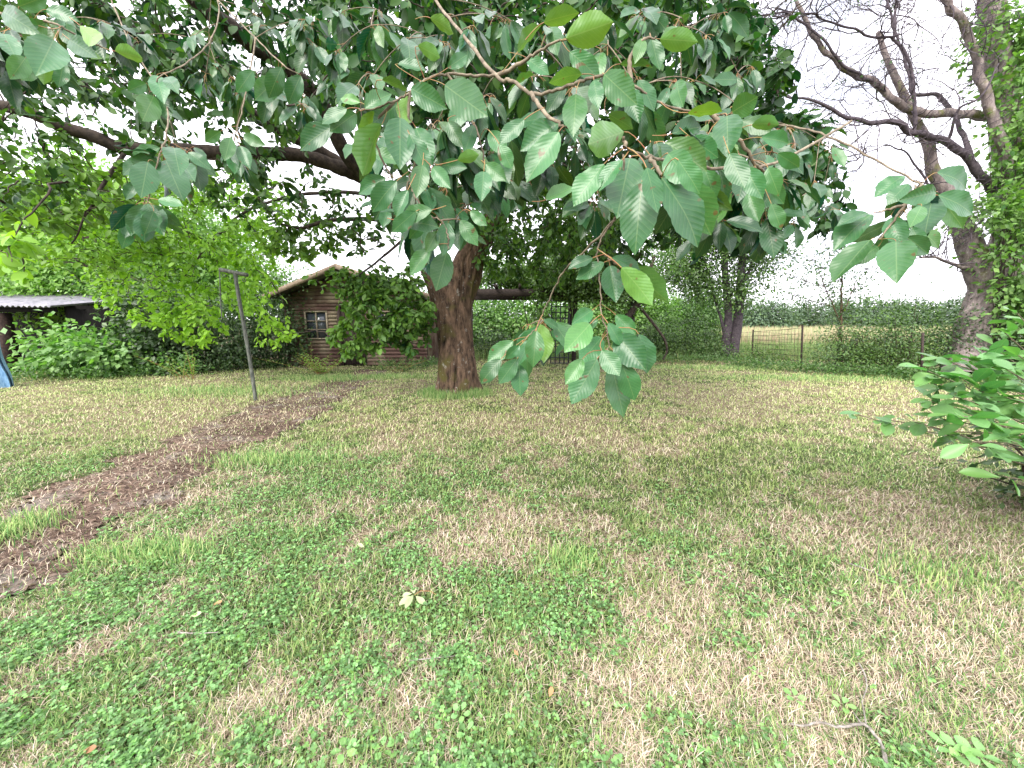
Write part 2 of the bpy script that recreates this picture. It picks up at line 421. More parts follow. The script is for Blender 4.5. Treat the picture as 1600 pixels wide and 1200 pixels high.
f5 = ntex(n, l, 3.1, 5, t.outputs['Object'], 0.7)
facr = ramp(n, l, fac, [(0.32, (0, 0, 0)), (0.62, (1, 1, 1))])
cc = mixc(n, l, facr, moss, thatch)
cc = mixc(n, l, ramp(n, l, f5, [(0.60, (0, 0, 0)), (0.68, (0.8, 0.8, 0.8))]), cc, (0.035, 0.024, 0.017))
bs = n.new('ShaderNodeBsdfPrincipled'); bs.inputs['Roughness'].default_value = 0.95; bs.inputs['Specular IOR Level'].default_value = 0.1
bp = n.new('ShaderNodeBump'); bp.inputs['Strength'].default_value = 1.0; bp.inputs['Distance'].default_value = 0.03
l.new(f1, bp.inputs['Height']); l.new(bp.outputs['Normal'], bs.inputs['Normal'])
l.new(cc, bs.inputs['Base Color']); l.new(bs.outputs[0], out.inputs['Surface'])
go = mesh_np('ground', np.stack([X, Y, Z], -1).reshape(-1, 3), gf, m, tint=np.stack([dr.ravel(), pm.ravel(), pm.ravel() * 0], -1), smooth=True)
tag(go, kind='structure')

# the worn path: a bare sheet a few millimetres over the ground with a ragged rim
px_, py_ = np.arange(-11.5, -0.5, 0.045), np.arange(1.0, 12.8, 0.045)
X, Y = np.meshgrid(px_, py_, indexing='ij'); nx, ny = X.shape
ok = on_path(X, Y); Z = hgt(X, Y) + 0.004 + 0.012 * (fbm(X * 9, Y * 9, 61, 3) - 0.4) * 1.0
ii = (np.arange(nx - 1)[:, None] * ny + np.arange(ny - 1)[None]).ravel()
okf = (ok[:-1, :-1] & ok[1:, :-1] & ok[1:, 1:] & ok[:-1, 1:]).ravel()
pf = np.stack([ii, ii + ny, ii + ny + 1, ii + 1], -1)[okf]
us, inv = np.unique(pf, return_inverse=True)
m, n, l, out = mat_new('path_dirt')
t = n.new('ShaderNodeTexCoord')
f1 = ntex(n, l, 26, 8, t.outputs['Object'], 0.75); f2 = ntex(n, l, 2.2, 6, t.outputs['Object'], 0.6); f3 = ntex(n, l, 80, 4, t.outputs['Object'], 0.7)
dirt = ramp(n, l, f1, [(0.38, (0.03, 0.021, 0.016)), (0.50, (0.14, 0.095, 0.072)), (0.62, (0.32, 0.23, 0.175))])
grey = ramp(n, l, f3, [(0.36, (0.10, 0.095, 0.085)), (0.6, (0.30, 0.29, 0.265))])
cc = mixc(n, l, ramp(n, l, f2, [(0.52, (0, 0, 0)), (0.66, (0.6, 0.6, 0.6))]), dirt, grey)
f4 = ntex(n, l, 1.1, 4, t.outputs['Object'], 0.6); cc = mixc(n, l, ramp(n, l, f4, [(0.40, (0.5, 0.5, 0.5)), (0.56, (0, 0, 0))]), cc, (0.035, 0.024, 0.018))
bs = n.new('ShaderNodeBsdfPrincipled'); bs.inputs['Roughness'].default_value = 0.95; bs.inputs['Specular IOR Level'].default_value = 0.1
bp = n.new('ShaderNodeBump'); bp.inputs['Strength'].default_value = 1.0; bp.inputs['Distance'].default_value = 0.02
l.new(f1, bp.inputs['Height']); l.new(bp.outputs['Normal'], bs.inputs['Normal'])
l.new(cc, bs.inputs['Base Color']); l.new(bs.outputs[0], out.inputs['Surface'])
po = mesh_np('path', np.stack([X, Y, Z], -1).reshape(-1, 3)[us], inv.reshape(pf.shape), m, smooth=True)
tag(po, kind='structure')

# ------------------------------------------------------------------ grass
def lawn_pts(n, y0, y1, power=1.0, spread=1.8, margin=1.2):
    r = rng.random(n)
    if abs(power - 1) < 1e-6: y = y0 * (y1 / y0) ** r
    else: e = 1 - power; y = (y0 ** e + r * (y1 ** e - y0 ** e)) ** (1 / e)
    x = (rng.random(n) * 2 - 1) * (spread * y + margin)
    return x, y

TRUNK_XY = G(712, 615)[:2]
GREENS = A([[0.13, 0.25, 0.065], [0.19, 0.33, 0.10], [0.28, 0.40, 0.13], [0.09, 0.20, 0.06], [0.38, 0.42, 0.19]])
STRAWS = A([[0.64, 0.51, 0.39], [0.76, 0.67, 0.54], [0.44, 0.33, 0.24], [0.60, 0.47, 0.38], [0.52, 0.50, 0.32]])

def blades(name, x, y, h, w, lean, colr, mat, seg=2, zoff=0.0, parent=None):
    n = len(x); z = hgt(x, y) + zoff
    az = rng.random(n) * 2 * math.pi; d = np.stack([np.cos(az), np.sin(az), np.zeros(n)], -1)
    fa = az + math.pi / 2 + rng.normal(0, 0.5, n); s = np.stack([np.cos(fa), np.sin(fa), np.zeros(n)], -1)
    b = np.stack([x, y, z], -1)
    hh = h[:, None] * UP * np.cos(lean)[:, None]; dd = d * (h * np.sin(lean))[:, None]
    bend = rng.random(n)[:, None] * 0.35
    midp = b + hh * 0.55 + dd * (0.5 - bend * 0.6); tip = b + hh * (1 - bend * 0.6) + dd
    ww = w[:, None] / 2
    v = np.stack([b - s * ww, b + s * ww, midp - s * ww * 0.85, midp + s * ww * 0.85, tip], 1)
    i = np.arange(n)[:, None] * 5
    q = np.concatenate([i, i + 1, i + 3, i + 2], 1); t3 = np.concatenate([i + 2, i + 3, i + 4], 1)
    c = np.repeat(colr[:, None], 5, 1)
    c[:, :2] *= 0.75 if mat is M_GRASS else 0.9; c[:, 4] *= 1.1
    return mesh_np(name, v.reshape(-1, 3), [q, t3], mat, parent, tint=c.reshape(-1, 3))

def lawn_layer(name, n, y0, y1, power, green=True, hs=1.0, ws=1.0, label=None):
    x, y = lawn_pts(n, y0, y1, power)
    d = dryness(x, y); p = on_path(x, y)
    dd = np.clip((d - 0.20) / 0.58, 0, 1)
    r = rng.random(n)
    if green: keep = (r < 1.0 - 0.54 * dd) & (~p | (rng.random(n) < 0.012 + 0.028 * y))
    else: keep = (r < (0.22 + 0.78 * dd) * np.clip(1.1 - 0.045 * y, .5, 1)) & (~p | (rng.random(n) < np.clip(0.20 + 0.10 * y, 0, .95)))
    keep &= ((x - TRUNK_XY[0]) ** 2 + (y - TRUNK_XY[1]) ** 2) > 0.42 ** 2
    # lawn ends at the rough edge
    x, y, d = x[keep], y[keep], d[keep]; n = len(x)
    ws_ = ws * (0.0027 + 0.0011 * y)
    if green:
        clump = fbm(x * 6, y * 6, 77, 2)
        h = hs * (0.022 + 0.045 * clump ** 2 * 1.6 + 0.02 * rng.random(n)); lean = np.abs(rng.normal(0.85, 0.45, n))
        k = rng.integers(0, 5, n); c = GREENS[k] * (0.85 + 0.35 * rng.random(n))[:, None]
        yel = np.clip(fbm(x * 0.5 + 9, y * 0.5, 91, 3) * 1.6 - 0.55 + 0.05 * y, 0, 1)[:, None]
        c = c * (1 - 0.5 * yel) + A([0.30, 0.32, 0.10]) * 0.5 * yel
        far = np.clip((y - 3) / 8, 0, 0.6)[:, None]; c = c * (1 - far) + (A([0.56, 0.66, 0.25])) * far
        w = ws_
    else:
        h = hs * (0.02 + 0.05 * rng.random(n)); lean = rng.normal(1.1, 0.4, n)
        k = rng.integers(0, 5, n); c = STRAWS[k] * (0.75 + 0.4 * rng.random(n))[:, None]
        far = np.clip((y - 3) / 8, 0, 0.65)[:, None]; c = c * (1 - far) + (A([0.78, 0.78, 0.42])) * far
        w = ws_ * 0.62
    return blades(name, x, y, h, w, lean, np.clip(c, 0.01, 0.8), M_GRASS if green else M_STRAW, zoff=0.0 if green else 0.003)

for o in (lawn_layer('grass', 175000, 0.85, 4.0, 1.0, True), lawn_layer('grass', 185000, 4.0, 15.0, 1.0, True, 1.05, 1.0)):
    tag(o, 'short mown lawn grass in green blades', 'grass', kind='stuff')
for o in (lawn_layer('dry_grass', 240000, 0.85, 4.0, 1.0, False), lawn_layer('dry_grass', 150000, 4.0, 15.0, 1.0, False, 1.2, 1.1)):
    tag(o, 'pale dry cut straw lying over the lawn', 'dry grass', kind='stuff')

# clover leaves low in the near lawn
def clover(n):
    x, y = lawn_pts(n, 0.85, 4.5, 1.4)
    d = dryness(x, y); den = fbm(x * 2.2, y * 2.2, 131, 3)
    left = np.clip(0.95 - 0.40 * x, 0.10, 1.3)
    keep = (rng.random(n) < np.clip(1.7 - 2.3 * d, 0, 1) * np.clip((den - 0.30) * 3.5, 0.12, .95) * left) & ~on_path(x, y)
    x, y = x[keep], y[keep]; n = len(x); z = hgt(x, y) + 0.018 + 0.03 * rng.random(n)
    r = 0.004 + 0.0045 * rng.random(n) ** 1.5; az = rng.random(n) * 6.283
    cen = np.repeat(np.stack([x, y, z], -1), 3, 0); a3 = (az[:, None] + A([0, 2.09, 4.19])[None]).ravel()
    D = np.stack([np.cos(a3), np.sin(a3), rng.normal(0.1, 0.3, 3 * n)], -1); N = UP + rng.normal(0, 0.35, (3 * n, 3))
    tpl = (A([0, .35, .8, 1, .8, .35, .5]), A([0, -1, -1, 0, 1, 1, 0]), A([0, .8, .8, 0, .8, .8, 0.]), A([[0, 6, 3, 2], [0, 6, 3, 2]]))
    tpl = (A([0, .35, .82, 1, .82, .35]), A([0, -1, -1, 0, 1, 1.]), A([0, .85, .75, 0, .75, .85]), A([[0, 3, 2, 1], [0, 5, 4, 3]]))
    br = np.repeat(1.0 + 0.35 * rng.normal(0, 1, n), 3)
    return leaves('clover', cen, D, N, np.repeat(r * 1.7, 3), np.repeat(r * 1.9, 3), M_CLV, tpl=tpl, fold=0.1, curl=0.05, bright=np.clip(br, .5, 1.6),
                  yellow=np.repeat(np.clip(rng.normal(0.1, 0.15, n), 0, 1), 3), smooth=False)
M_CLV = leaf_mat('clover_leaf', (0.10, 0.26, 0.085), (0.16, 0.30, 0.12), trans=0.3, rough=0.55, spec=0.3)
tag(clover(125000), 'green clover patches growing low in the lawn', 'clover', kind='stuff')

# ------------------------------------------------------------------ generic foliage things
def leaf_cluster_arrays(cent, n_per, spread, L, ratio=0.55, droop=0.5, outward=None, lvar=0.2):
    nc = len(cent); n = nc * n_per
    off = rng.normal(0, 1, (n, 3)) * spread * A([1, 1, 0.75])
    c = np.repeat(cent, n_per, 0)
    B = c + off
    D = norm(off + 1e-6) * 0.8 + rng.normal(0, 0.5, (n, 3)) - UP * droop
    if outward is not None: D = D + np.repeat(outward, n_per, 0) * 0.5
    N = UP * 0.9 + rng.normal(0, 0.55, (n, 3)) + (np.repeat(outward, n_per, 0) * 0.6 if outward is not None else 0)
    Ls = L * np.clip(rng.normal(1, lvar, n), 0.45, 1.6)
    return B, D, N, Ls, Ls * ratio

def blob_centres(cen, rad, n, lump=0.35, inner=0.45, zmin=0.05, seed=0):
    d = rdir(n); r = inner + (1 - inner) * rng.random(n) ** 0.6
    lu = A([mnoise.noise(Vector((d[i] * 2.2 + seed).tolist())) for i in range(n)])
    r = r * (1 + lump * lu * 1.6)
    c = A(cen) + d * r[:, None] * A(rad)
    k = c[:, 2] > zmin
    return c[k], d[k]

def shrub(name, label, cat, base, blobs, nclump, nper, L, mat, stem_mat=None, group=None, bright=1.0, yellow=0.05, spread=0.13, ratio=0.55,
          stems=10, stem_r=0.018, lump=0.4, crown='foliage', droop=0.4, trunkpath=None, trunk_r=None, inner=0.4, tpl=TPL_LOW, bare_sub=0):
    base = A(base, float); base[2] = float(hgt(base[0], base[1]))
    root = thing(name, base, label, cat, group)
    C_, D_ = [], []
    tv = sum(b[3] * b[4] * b[5] for b in blobs)
    for b in blobs:
        c, d = blob_centres(b[:3], b[3:6], max(4, int(nclump * b[3] * b[4] * b[5] / tv)), lump, inner, seed=rng.random() * 9)
        C_.append(c); D_.append(d)
    C_ = np.concatenate(C_); D_ = np.concatenate(D_)
    args = leaf_cluster_arrays(C_, nper, spread, L, ratio, droop, D_)
    leaves(crown, *args, mat, root, tpl=tpl, bright=bright, yellow=yellow)
    mb = MB()
    if trunkpath is not None:
        p = smooth_path(trunkpath, 6); r = np.linspace(trunk_r, trunk_r * 0.35, len(p)); r[:3] *= A([1.35, 1.15, 1.05])
        p = p + rng.normal(0, trunk_r * 0.08, p.shape)
        mb.tubes(p, r, 10)
        src = p[len(p) // 3:]
        mb.build('trunk', stem_mat or M_LIMB, root, smooth=True); mb = MB()
    else: src = base[None] + rng.normal(0, 0.06, (6, 3)) * A([1, 1, 0])
    k = min(stems, len(C_)); idx = rng.choice(len(C_), k, replace=False); pa = []
    for i in idx:
        e = C_[i]; s = src[np.argmin(np.linalg.norm(src - e, axis=1))] if trunkpath is not None else src[rng.integers(len(src))]
        mid = (s + e) / 2 + A([0, 0, 0.12 * np.linalg.norm(e - s)]) + rng.normal(0, 0.05, 3)
        tt = np.linspace(0, 1, 8)[:, None]
        pa.append((1 - tt) ** 2 * s + 2 * tt * (1 - tt) * mid + tt ** 2 * e + rng.normal(0, 0.012, (8, 3)) * np.sin(tt * 3.14))
    if pa: mb.tubes(A(pa), np.tile(np.linspace(stem_r, stem_r * 0.25, 8), (len(pa), 1)), 5).build('branches' if trunkpath is not None else 'stems', stem_mat or M_LIMB, root, smooth=True)
    return root

# ------------------------------------------------------------------ cherry tree
CH = thing('cherry_tree', Gh(712, 615), 'big old cherry tree with a thick forked dark trunk and low hanging leafy branches', 'tree')

def trunk_tube(path, rad, sides=64, per=14, furrow=0.085, seed=0.0, flare=None):
    p = smooth_path(path, per); k = len(p)
    r = np.interp(np.linspace(0, 1, k), np.linspace(0, 1, len(rad)), rad)
    v, f = tubes(p, np.ones(k), sides); v = v.reshape(k, sides, 3)
    d = v - p[:, None]
    for i in range(k):
        for j in range(sides):
            th = j / sides * 2 * math.pi
            q = Vector((math.cos(th) * 2.6 + seed, math.sin(th) * 2.6, p[i, 2] * 1.1))
            nn = mnoise.noise(q) * 0.10 + (0.5 - abs(mnoise.noise(Vector((math.cos(th) * 6 + seed, math.sin(th) * 6, p[i, 2] * 1.5))))) * furrow * 2.2
            nn += mnoise.noise(Vector((math.cos(th) * 16, math.sin(th) * 16 + seed, p[i, 2] * 9))) * furrow * 0.45
            fl = 0
            if flare and p[i, 2] < 0.7:
                e = math.exp(-p[i, 2] / 0.16); fl = flare * e * (0.55 + 0.6 * max(0, math.sin(th * 4 + seed)))
            d[i, j] *= r[i] * (1 + nn + fl)
    return (p[:, None] + d).reshape(-1, 3), f

z0 = 7.94
mb = MB()
def dn(px, py, z, dz=0.0):        # ground-anchored start slightly below the surface
    q = P(px, py, z); return q
b0 = G(722, 613); b0[2] = -0.12
b1 = G(700, 614); b1[2] = -0.12
v, f = trunk_tube([b0, P(722, 580, z0 - .03), P(718, 530, z0), P(716, 480, z0), P(728, 425, z0), P(757, 362, z0), P(792, 305, z0 - .1), P(835, 240, z0 - .4)],
                  [.30, .265, .255, .27, .24, .20, .18, .16, .15], flare=0.95, seed=1.3); mb.add(v, f)
v, f = trunk_tube([b1, P(702, 580, z0 - .16), P(702, 530, z0 - .14), P(693, 475, z0 - .1), P(675, 430, z0 - .1), P(655, 392, z0 - .1), P(634, 355, z0 - .2), P(610, 318, z0 - .3), P(575, 285, z0 - .5)],
                  [.22, .215, .21, .215, .20, .17, .14, .13, .12, .11], flare=0.8, seed=4.7); mb.add(v, f)
v, f = trunk_tube([P(708, 520, z0 - .12), P(709, 480, z0 - .14), P(712, 440, z0 - .14), P(722, 405, z0 - .1), P(742, 370, z0 - .1), P(765, 330, z0 - .1)], [.16, .17, .17, .14, .12, .1], seed=6.6, sides=24); mb.add(v, f)
v, f = trunk_tube([P(722, 500, z0 + .05), P(740, 440, z0 + .15), P(752, 395, z0 + .4), P(790, 330, z0 + .8)], [.10, .14, .13, .10], seed=8.1, sides=24); mb.add(v, f)
mb.build('trunk', M_BARK, CH, smooth=True)

NODES = []
def limb(pts, r0, r1, sides=12, gnarl=0.03, name='limb', mat=None, nodes=True):
    p = smooth_path([P(*q) for q in pts], 8); k = len(p)
    p = p + A([[mnoise.noise(Vector((c * 3).tolist()) + Vector((7 * a, 3, 1))) for a in range(3)] for c in p]) * gnarl * np.linspace(0, 1, k)[:, None]
    r = np.linspace(r0, r1, k) * (1 + 0.05 * rng.normal(0, 1, k))
    MB().tubes(p, r, sides).build(name, mat or M_LIMB, CH, smooth=True)
    if nodes: NODES.append(p)
    return p
limb([(600, 308, 7.6), (570, 280, 7.4), (530, 262, 7.1), (470, 243, 6.8), (400, 240, 6.4), (300, 236, 6.0), (200, 232, 5.7), (150, 215, 5.5), (100, 198, 5.3), (50, 178, 5.1), (-40, 155, 4.9)], .135, .065)
limb([(560, 276, 7.35), (500, 236, 7.0), (440, 205, 6.6), (395, 180, 6.2), (330, 135, 5.8), (262, 85, 5.4), (215, 52, 5.1), (150, 10, 4.8), (110, -60, 4.5)], .11, .05)
limb([(590, 300, 7.55), (540, 240, 6.8), (500, 160, 6.2), (440, 100, 5.8), (395, 70, 5.4), (350, 35, 5.0), (300, -5, 4.7), (270, -60, 4.5)], .13, .075)
limb([(835, 240, 7.5), (880, 190, 7.1), (930, 140, 6.8), (975, 70, 6.4), (1000, 20, 6.2), (1020, -30, 6.0), (1060, -90, 5.8)], .14, .085)
limb([(790, 305, 7.8), (870, 270, 7.3), (930, 230, 6.6), (990, 170, 6.0), (1060, 195, 5.5), (1130, 215, 5.0), (1210, 235, 4.5), (1270, 255, 4.2)], .09, .025)
limb([(960, 100, 6.5), (1030, 60, 5.8), (1100, 40, 5.2), (1150, 20, 4.8)], .07, .03)
limb([(835, 240, 7.5), (800, 150, 7.0), (785, 60, 6.4), (780, -40, 5.8)], .11, .07)
limb([(620, 345, 7.7), (560, 342, 7.5), (510, 345, 7.2), (470, 355, 7.0), (440, 350, 6.8)], .05, .02)
limb([(600, 308, 7.6), (530, 300, 7.9), (440, 310, 8.1), (370, 340, 8.3), (320, 390, 8.5), (290, 430, 8.6)], .045, .012)
limb([(780, 340, 8.6), (830, 300, 9.2), (900, 310, 9.8), (960, 330, 10.3)], .08, .03)
limb([(200, 232, 5.7), (160, 290, 5.3), (140, 330, 5.1), (110, 380, 5.0)], .03, .008)
limb([(640, 365, 7.7), (600, 400, 7.4), (560, 430, 7.2), (530, 450, 7.1)], .03, .010)
limb([(500, 160, 6.2), (560, 80, 5.5), (600, 10, 4.8), (640, -60, 4.2)], .08, .05)
limb([(785, 60, 6.4), (720, 10, 5.0), (690, -30, 3.6), (700, -60, 2.6)], .06, .03)

# crown attractors: (centre px, centre py, rx, ry, depth0, depth1, count, brightness, yellow); lit regions put into leaf colour
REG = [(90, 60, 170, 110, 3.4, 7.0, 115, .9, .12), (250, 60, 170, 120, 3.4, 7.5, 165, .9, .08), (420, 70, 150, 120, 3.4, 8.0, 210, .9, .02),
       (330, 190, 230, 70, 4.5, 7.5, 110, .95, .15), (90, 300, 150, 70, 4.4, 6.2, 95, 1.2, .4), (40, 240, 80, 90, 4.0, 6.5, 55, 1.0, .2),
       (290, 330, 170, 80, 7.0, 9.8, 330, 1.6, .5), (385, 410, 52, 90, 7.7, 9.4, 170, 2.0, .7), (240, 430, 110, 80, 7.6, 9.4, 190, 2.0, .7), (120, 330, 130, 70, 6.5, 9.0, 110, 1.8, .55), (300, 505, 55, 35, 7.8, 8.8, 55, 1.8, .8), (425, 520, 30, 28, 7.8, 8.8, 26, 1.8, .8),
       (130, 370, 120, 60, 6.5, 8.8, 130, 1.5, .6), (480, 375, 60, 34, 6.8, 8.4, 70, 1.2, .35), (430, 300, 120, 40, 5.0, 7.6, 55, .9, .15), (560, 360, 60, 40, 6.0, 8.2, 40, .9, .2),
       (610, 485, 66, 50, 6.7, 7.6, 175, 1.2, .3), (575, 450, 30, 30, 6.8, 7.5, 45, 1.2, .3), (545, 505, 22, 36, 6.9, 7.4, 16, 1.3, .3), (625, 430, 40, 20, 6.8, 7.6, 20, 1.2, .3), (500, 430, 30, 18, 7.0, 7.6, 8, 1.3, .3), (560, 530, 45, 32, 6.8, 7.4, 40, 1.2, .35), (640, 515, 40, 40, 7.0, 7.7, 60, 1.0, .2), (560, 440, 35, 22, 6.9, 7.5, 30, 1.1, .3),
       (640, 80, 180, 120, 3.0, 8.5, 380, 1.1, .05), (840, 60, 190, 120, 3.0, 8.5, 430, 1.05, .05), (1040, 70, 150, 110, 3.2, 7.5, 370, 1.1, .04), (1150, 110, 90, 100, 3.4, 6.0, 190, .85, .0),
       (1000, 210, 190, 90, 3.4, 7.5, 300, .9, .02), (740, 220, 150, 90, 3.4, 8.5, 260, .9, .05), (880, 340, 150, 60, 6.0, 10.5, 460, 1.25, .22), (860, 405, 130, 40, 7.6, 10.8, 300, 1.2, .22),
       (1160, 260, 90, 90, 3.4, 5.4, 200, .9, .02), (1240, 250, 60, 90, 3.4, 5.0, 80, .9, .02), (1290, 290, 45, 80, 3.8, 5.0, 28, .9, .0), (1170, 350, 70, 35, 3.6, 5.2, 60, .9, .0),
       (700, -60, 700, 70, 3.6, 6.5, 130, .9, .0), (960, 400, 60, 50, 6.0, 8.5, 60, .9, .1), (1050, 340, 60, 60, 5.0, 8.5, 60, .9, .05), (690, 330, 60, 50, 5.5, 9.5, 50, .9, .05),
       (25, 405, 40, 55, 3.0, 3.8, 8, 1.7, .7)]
att, binfo = [], []
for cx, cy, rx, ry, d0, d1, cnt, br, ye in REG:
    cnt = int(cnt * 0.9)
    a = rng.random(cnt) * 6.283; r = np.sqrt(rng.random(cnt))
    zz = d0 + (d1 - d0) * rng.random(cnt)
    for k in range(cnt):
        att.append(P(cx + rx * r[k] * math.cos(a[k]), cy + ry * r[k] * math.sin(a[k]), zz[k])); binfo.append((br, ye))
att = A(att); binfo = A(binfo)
nodes = np.concatenate(NODES)
nd = np.concatenate([np.full(len(p), 0) for p in NODES])
order_d = A([np.min(np.linalg.norm(nodes - a, axis=1)) for a in att]); order = np.argsort(order_d)
paths = []; leaf_c = []; K = 9
rounds = np.array_split(order, 14)
tt = np.linspace(0, 1, K)[:, None]
for rd in rounds:
    new = []
    for i in rd:
        e = att[i]; dist = np.linalg.norm(nodes - e, axis=1) + 0.25 * np.clip(e[2] - nodes[:, 2], -1, 0) * -1
        s = nodes[np.argmin(dist)]; dl = np.linalg.norm(e - s)
        mid = (s + e) / 2 + UP * min(0.16 * dl, 0.35) + rng.normal(0, 0.07 * dl, 3)
        p = (1 - tt) ** 2 * s + 2 * tt * (1 - tt) * mid + tt ** 2 * e
        p[1:-1] += rng.normal(0, 0.02 * min(dl, 1.5), (K - 2, 3))
        paths.append(p); new.append(p[3:])
    nodes = np.concatenate([nodes] + new)
paths_a = A(paths); ln = np.linalg.norm(paths_a[:, -1] - paths_a[:, 0], axis=1)
r0 = np.clip(0.006 + 0.006 * ln, 0.006, 0.026)
rr = r0[:, None] * np.linspace(1, 0.3, K)[None]
MB().tubes(paths_a, rr, 5).build('twigs', M_LIMB, CH, smooth=True)
# leaves along each twig end
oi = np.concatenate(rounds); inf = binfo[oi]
npl = 11; n = len(paths_a) * npl
q = np.repeat(np.arange(len(paths_a)), npl)
tpos = 1 - np.abs(rng.normal(0, 1, n)) * np.clip(0.30 / ln[q], 0.05, 0.45); tpos = np.clip(tpos, 0.05, 1)
idx = np.clip((tpos * (K - 1)).astype(int), 0, K - 2); fr = tpos * (K - 1) - idx
B = paths_a[q, idx] * (1 - fr)[:, None] + paths_a[q, idx + 1] * fr[:, None]
Bo = rng.normal(0, 0.035, (n, 3)); B = B + Bo
D = rdir(n) * A([1, 1, 0.5]) * 0.85 - UP * 0.65 * rng.random(n)[:, None] + norm(paths_a[q, -1] - paths_a[q, -3]) * 0.4
N = UP * 0.8 + rng.normal(0, 0.6, (n, 3)) - A([0, 0.35, 0])
Ls = np.clip(rng.normal(0.118, 0.024, n), 0.05, 0.17)
leaves('crown', B, D, N, Ls, Ls * 0.52, M_CHF, CH, tpl=TPL_MID, curl=0.18, bright=inf[q, 0], yellow=inf[q, 1] * 0.95)

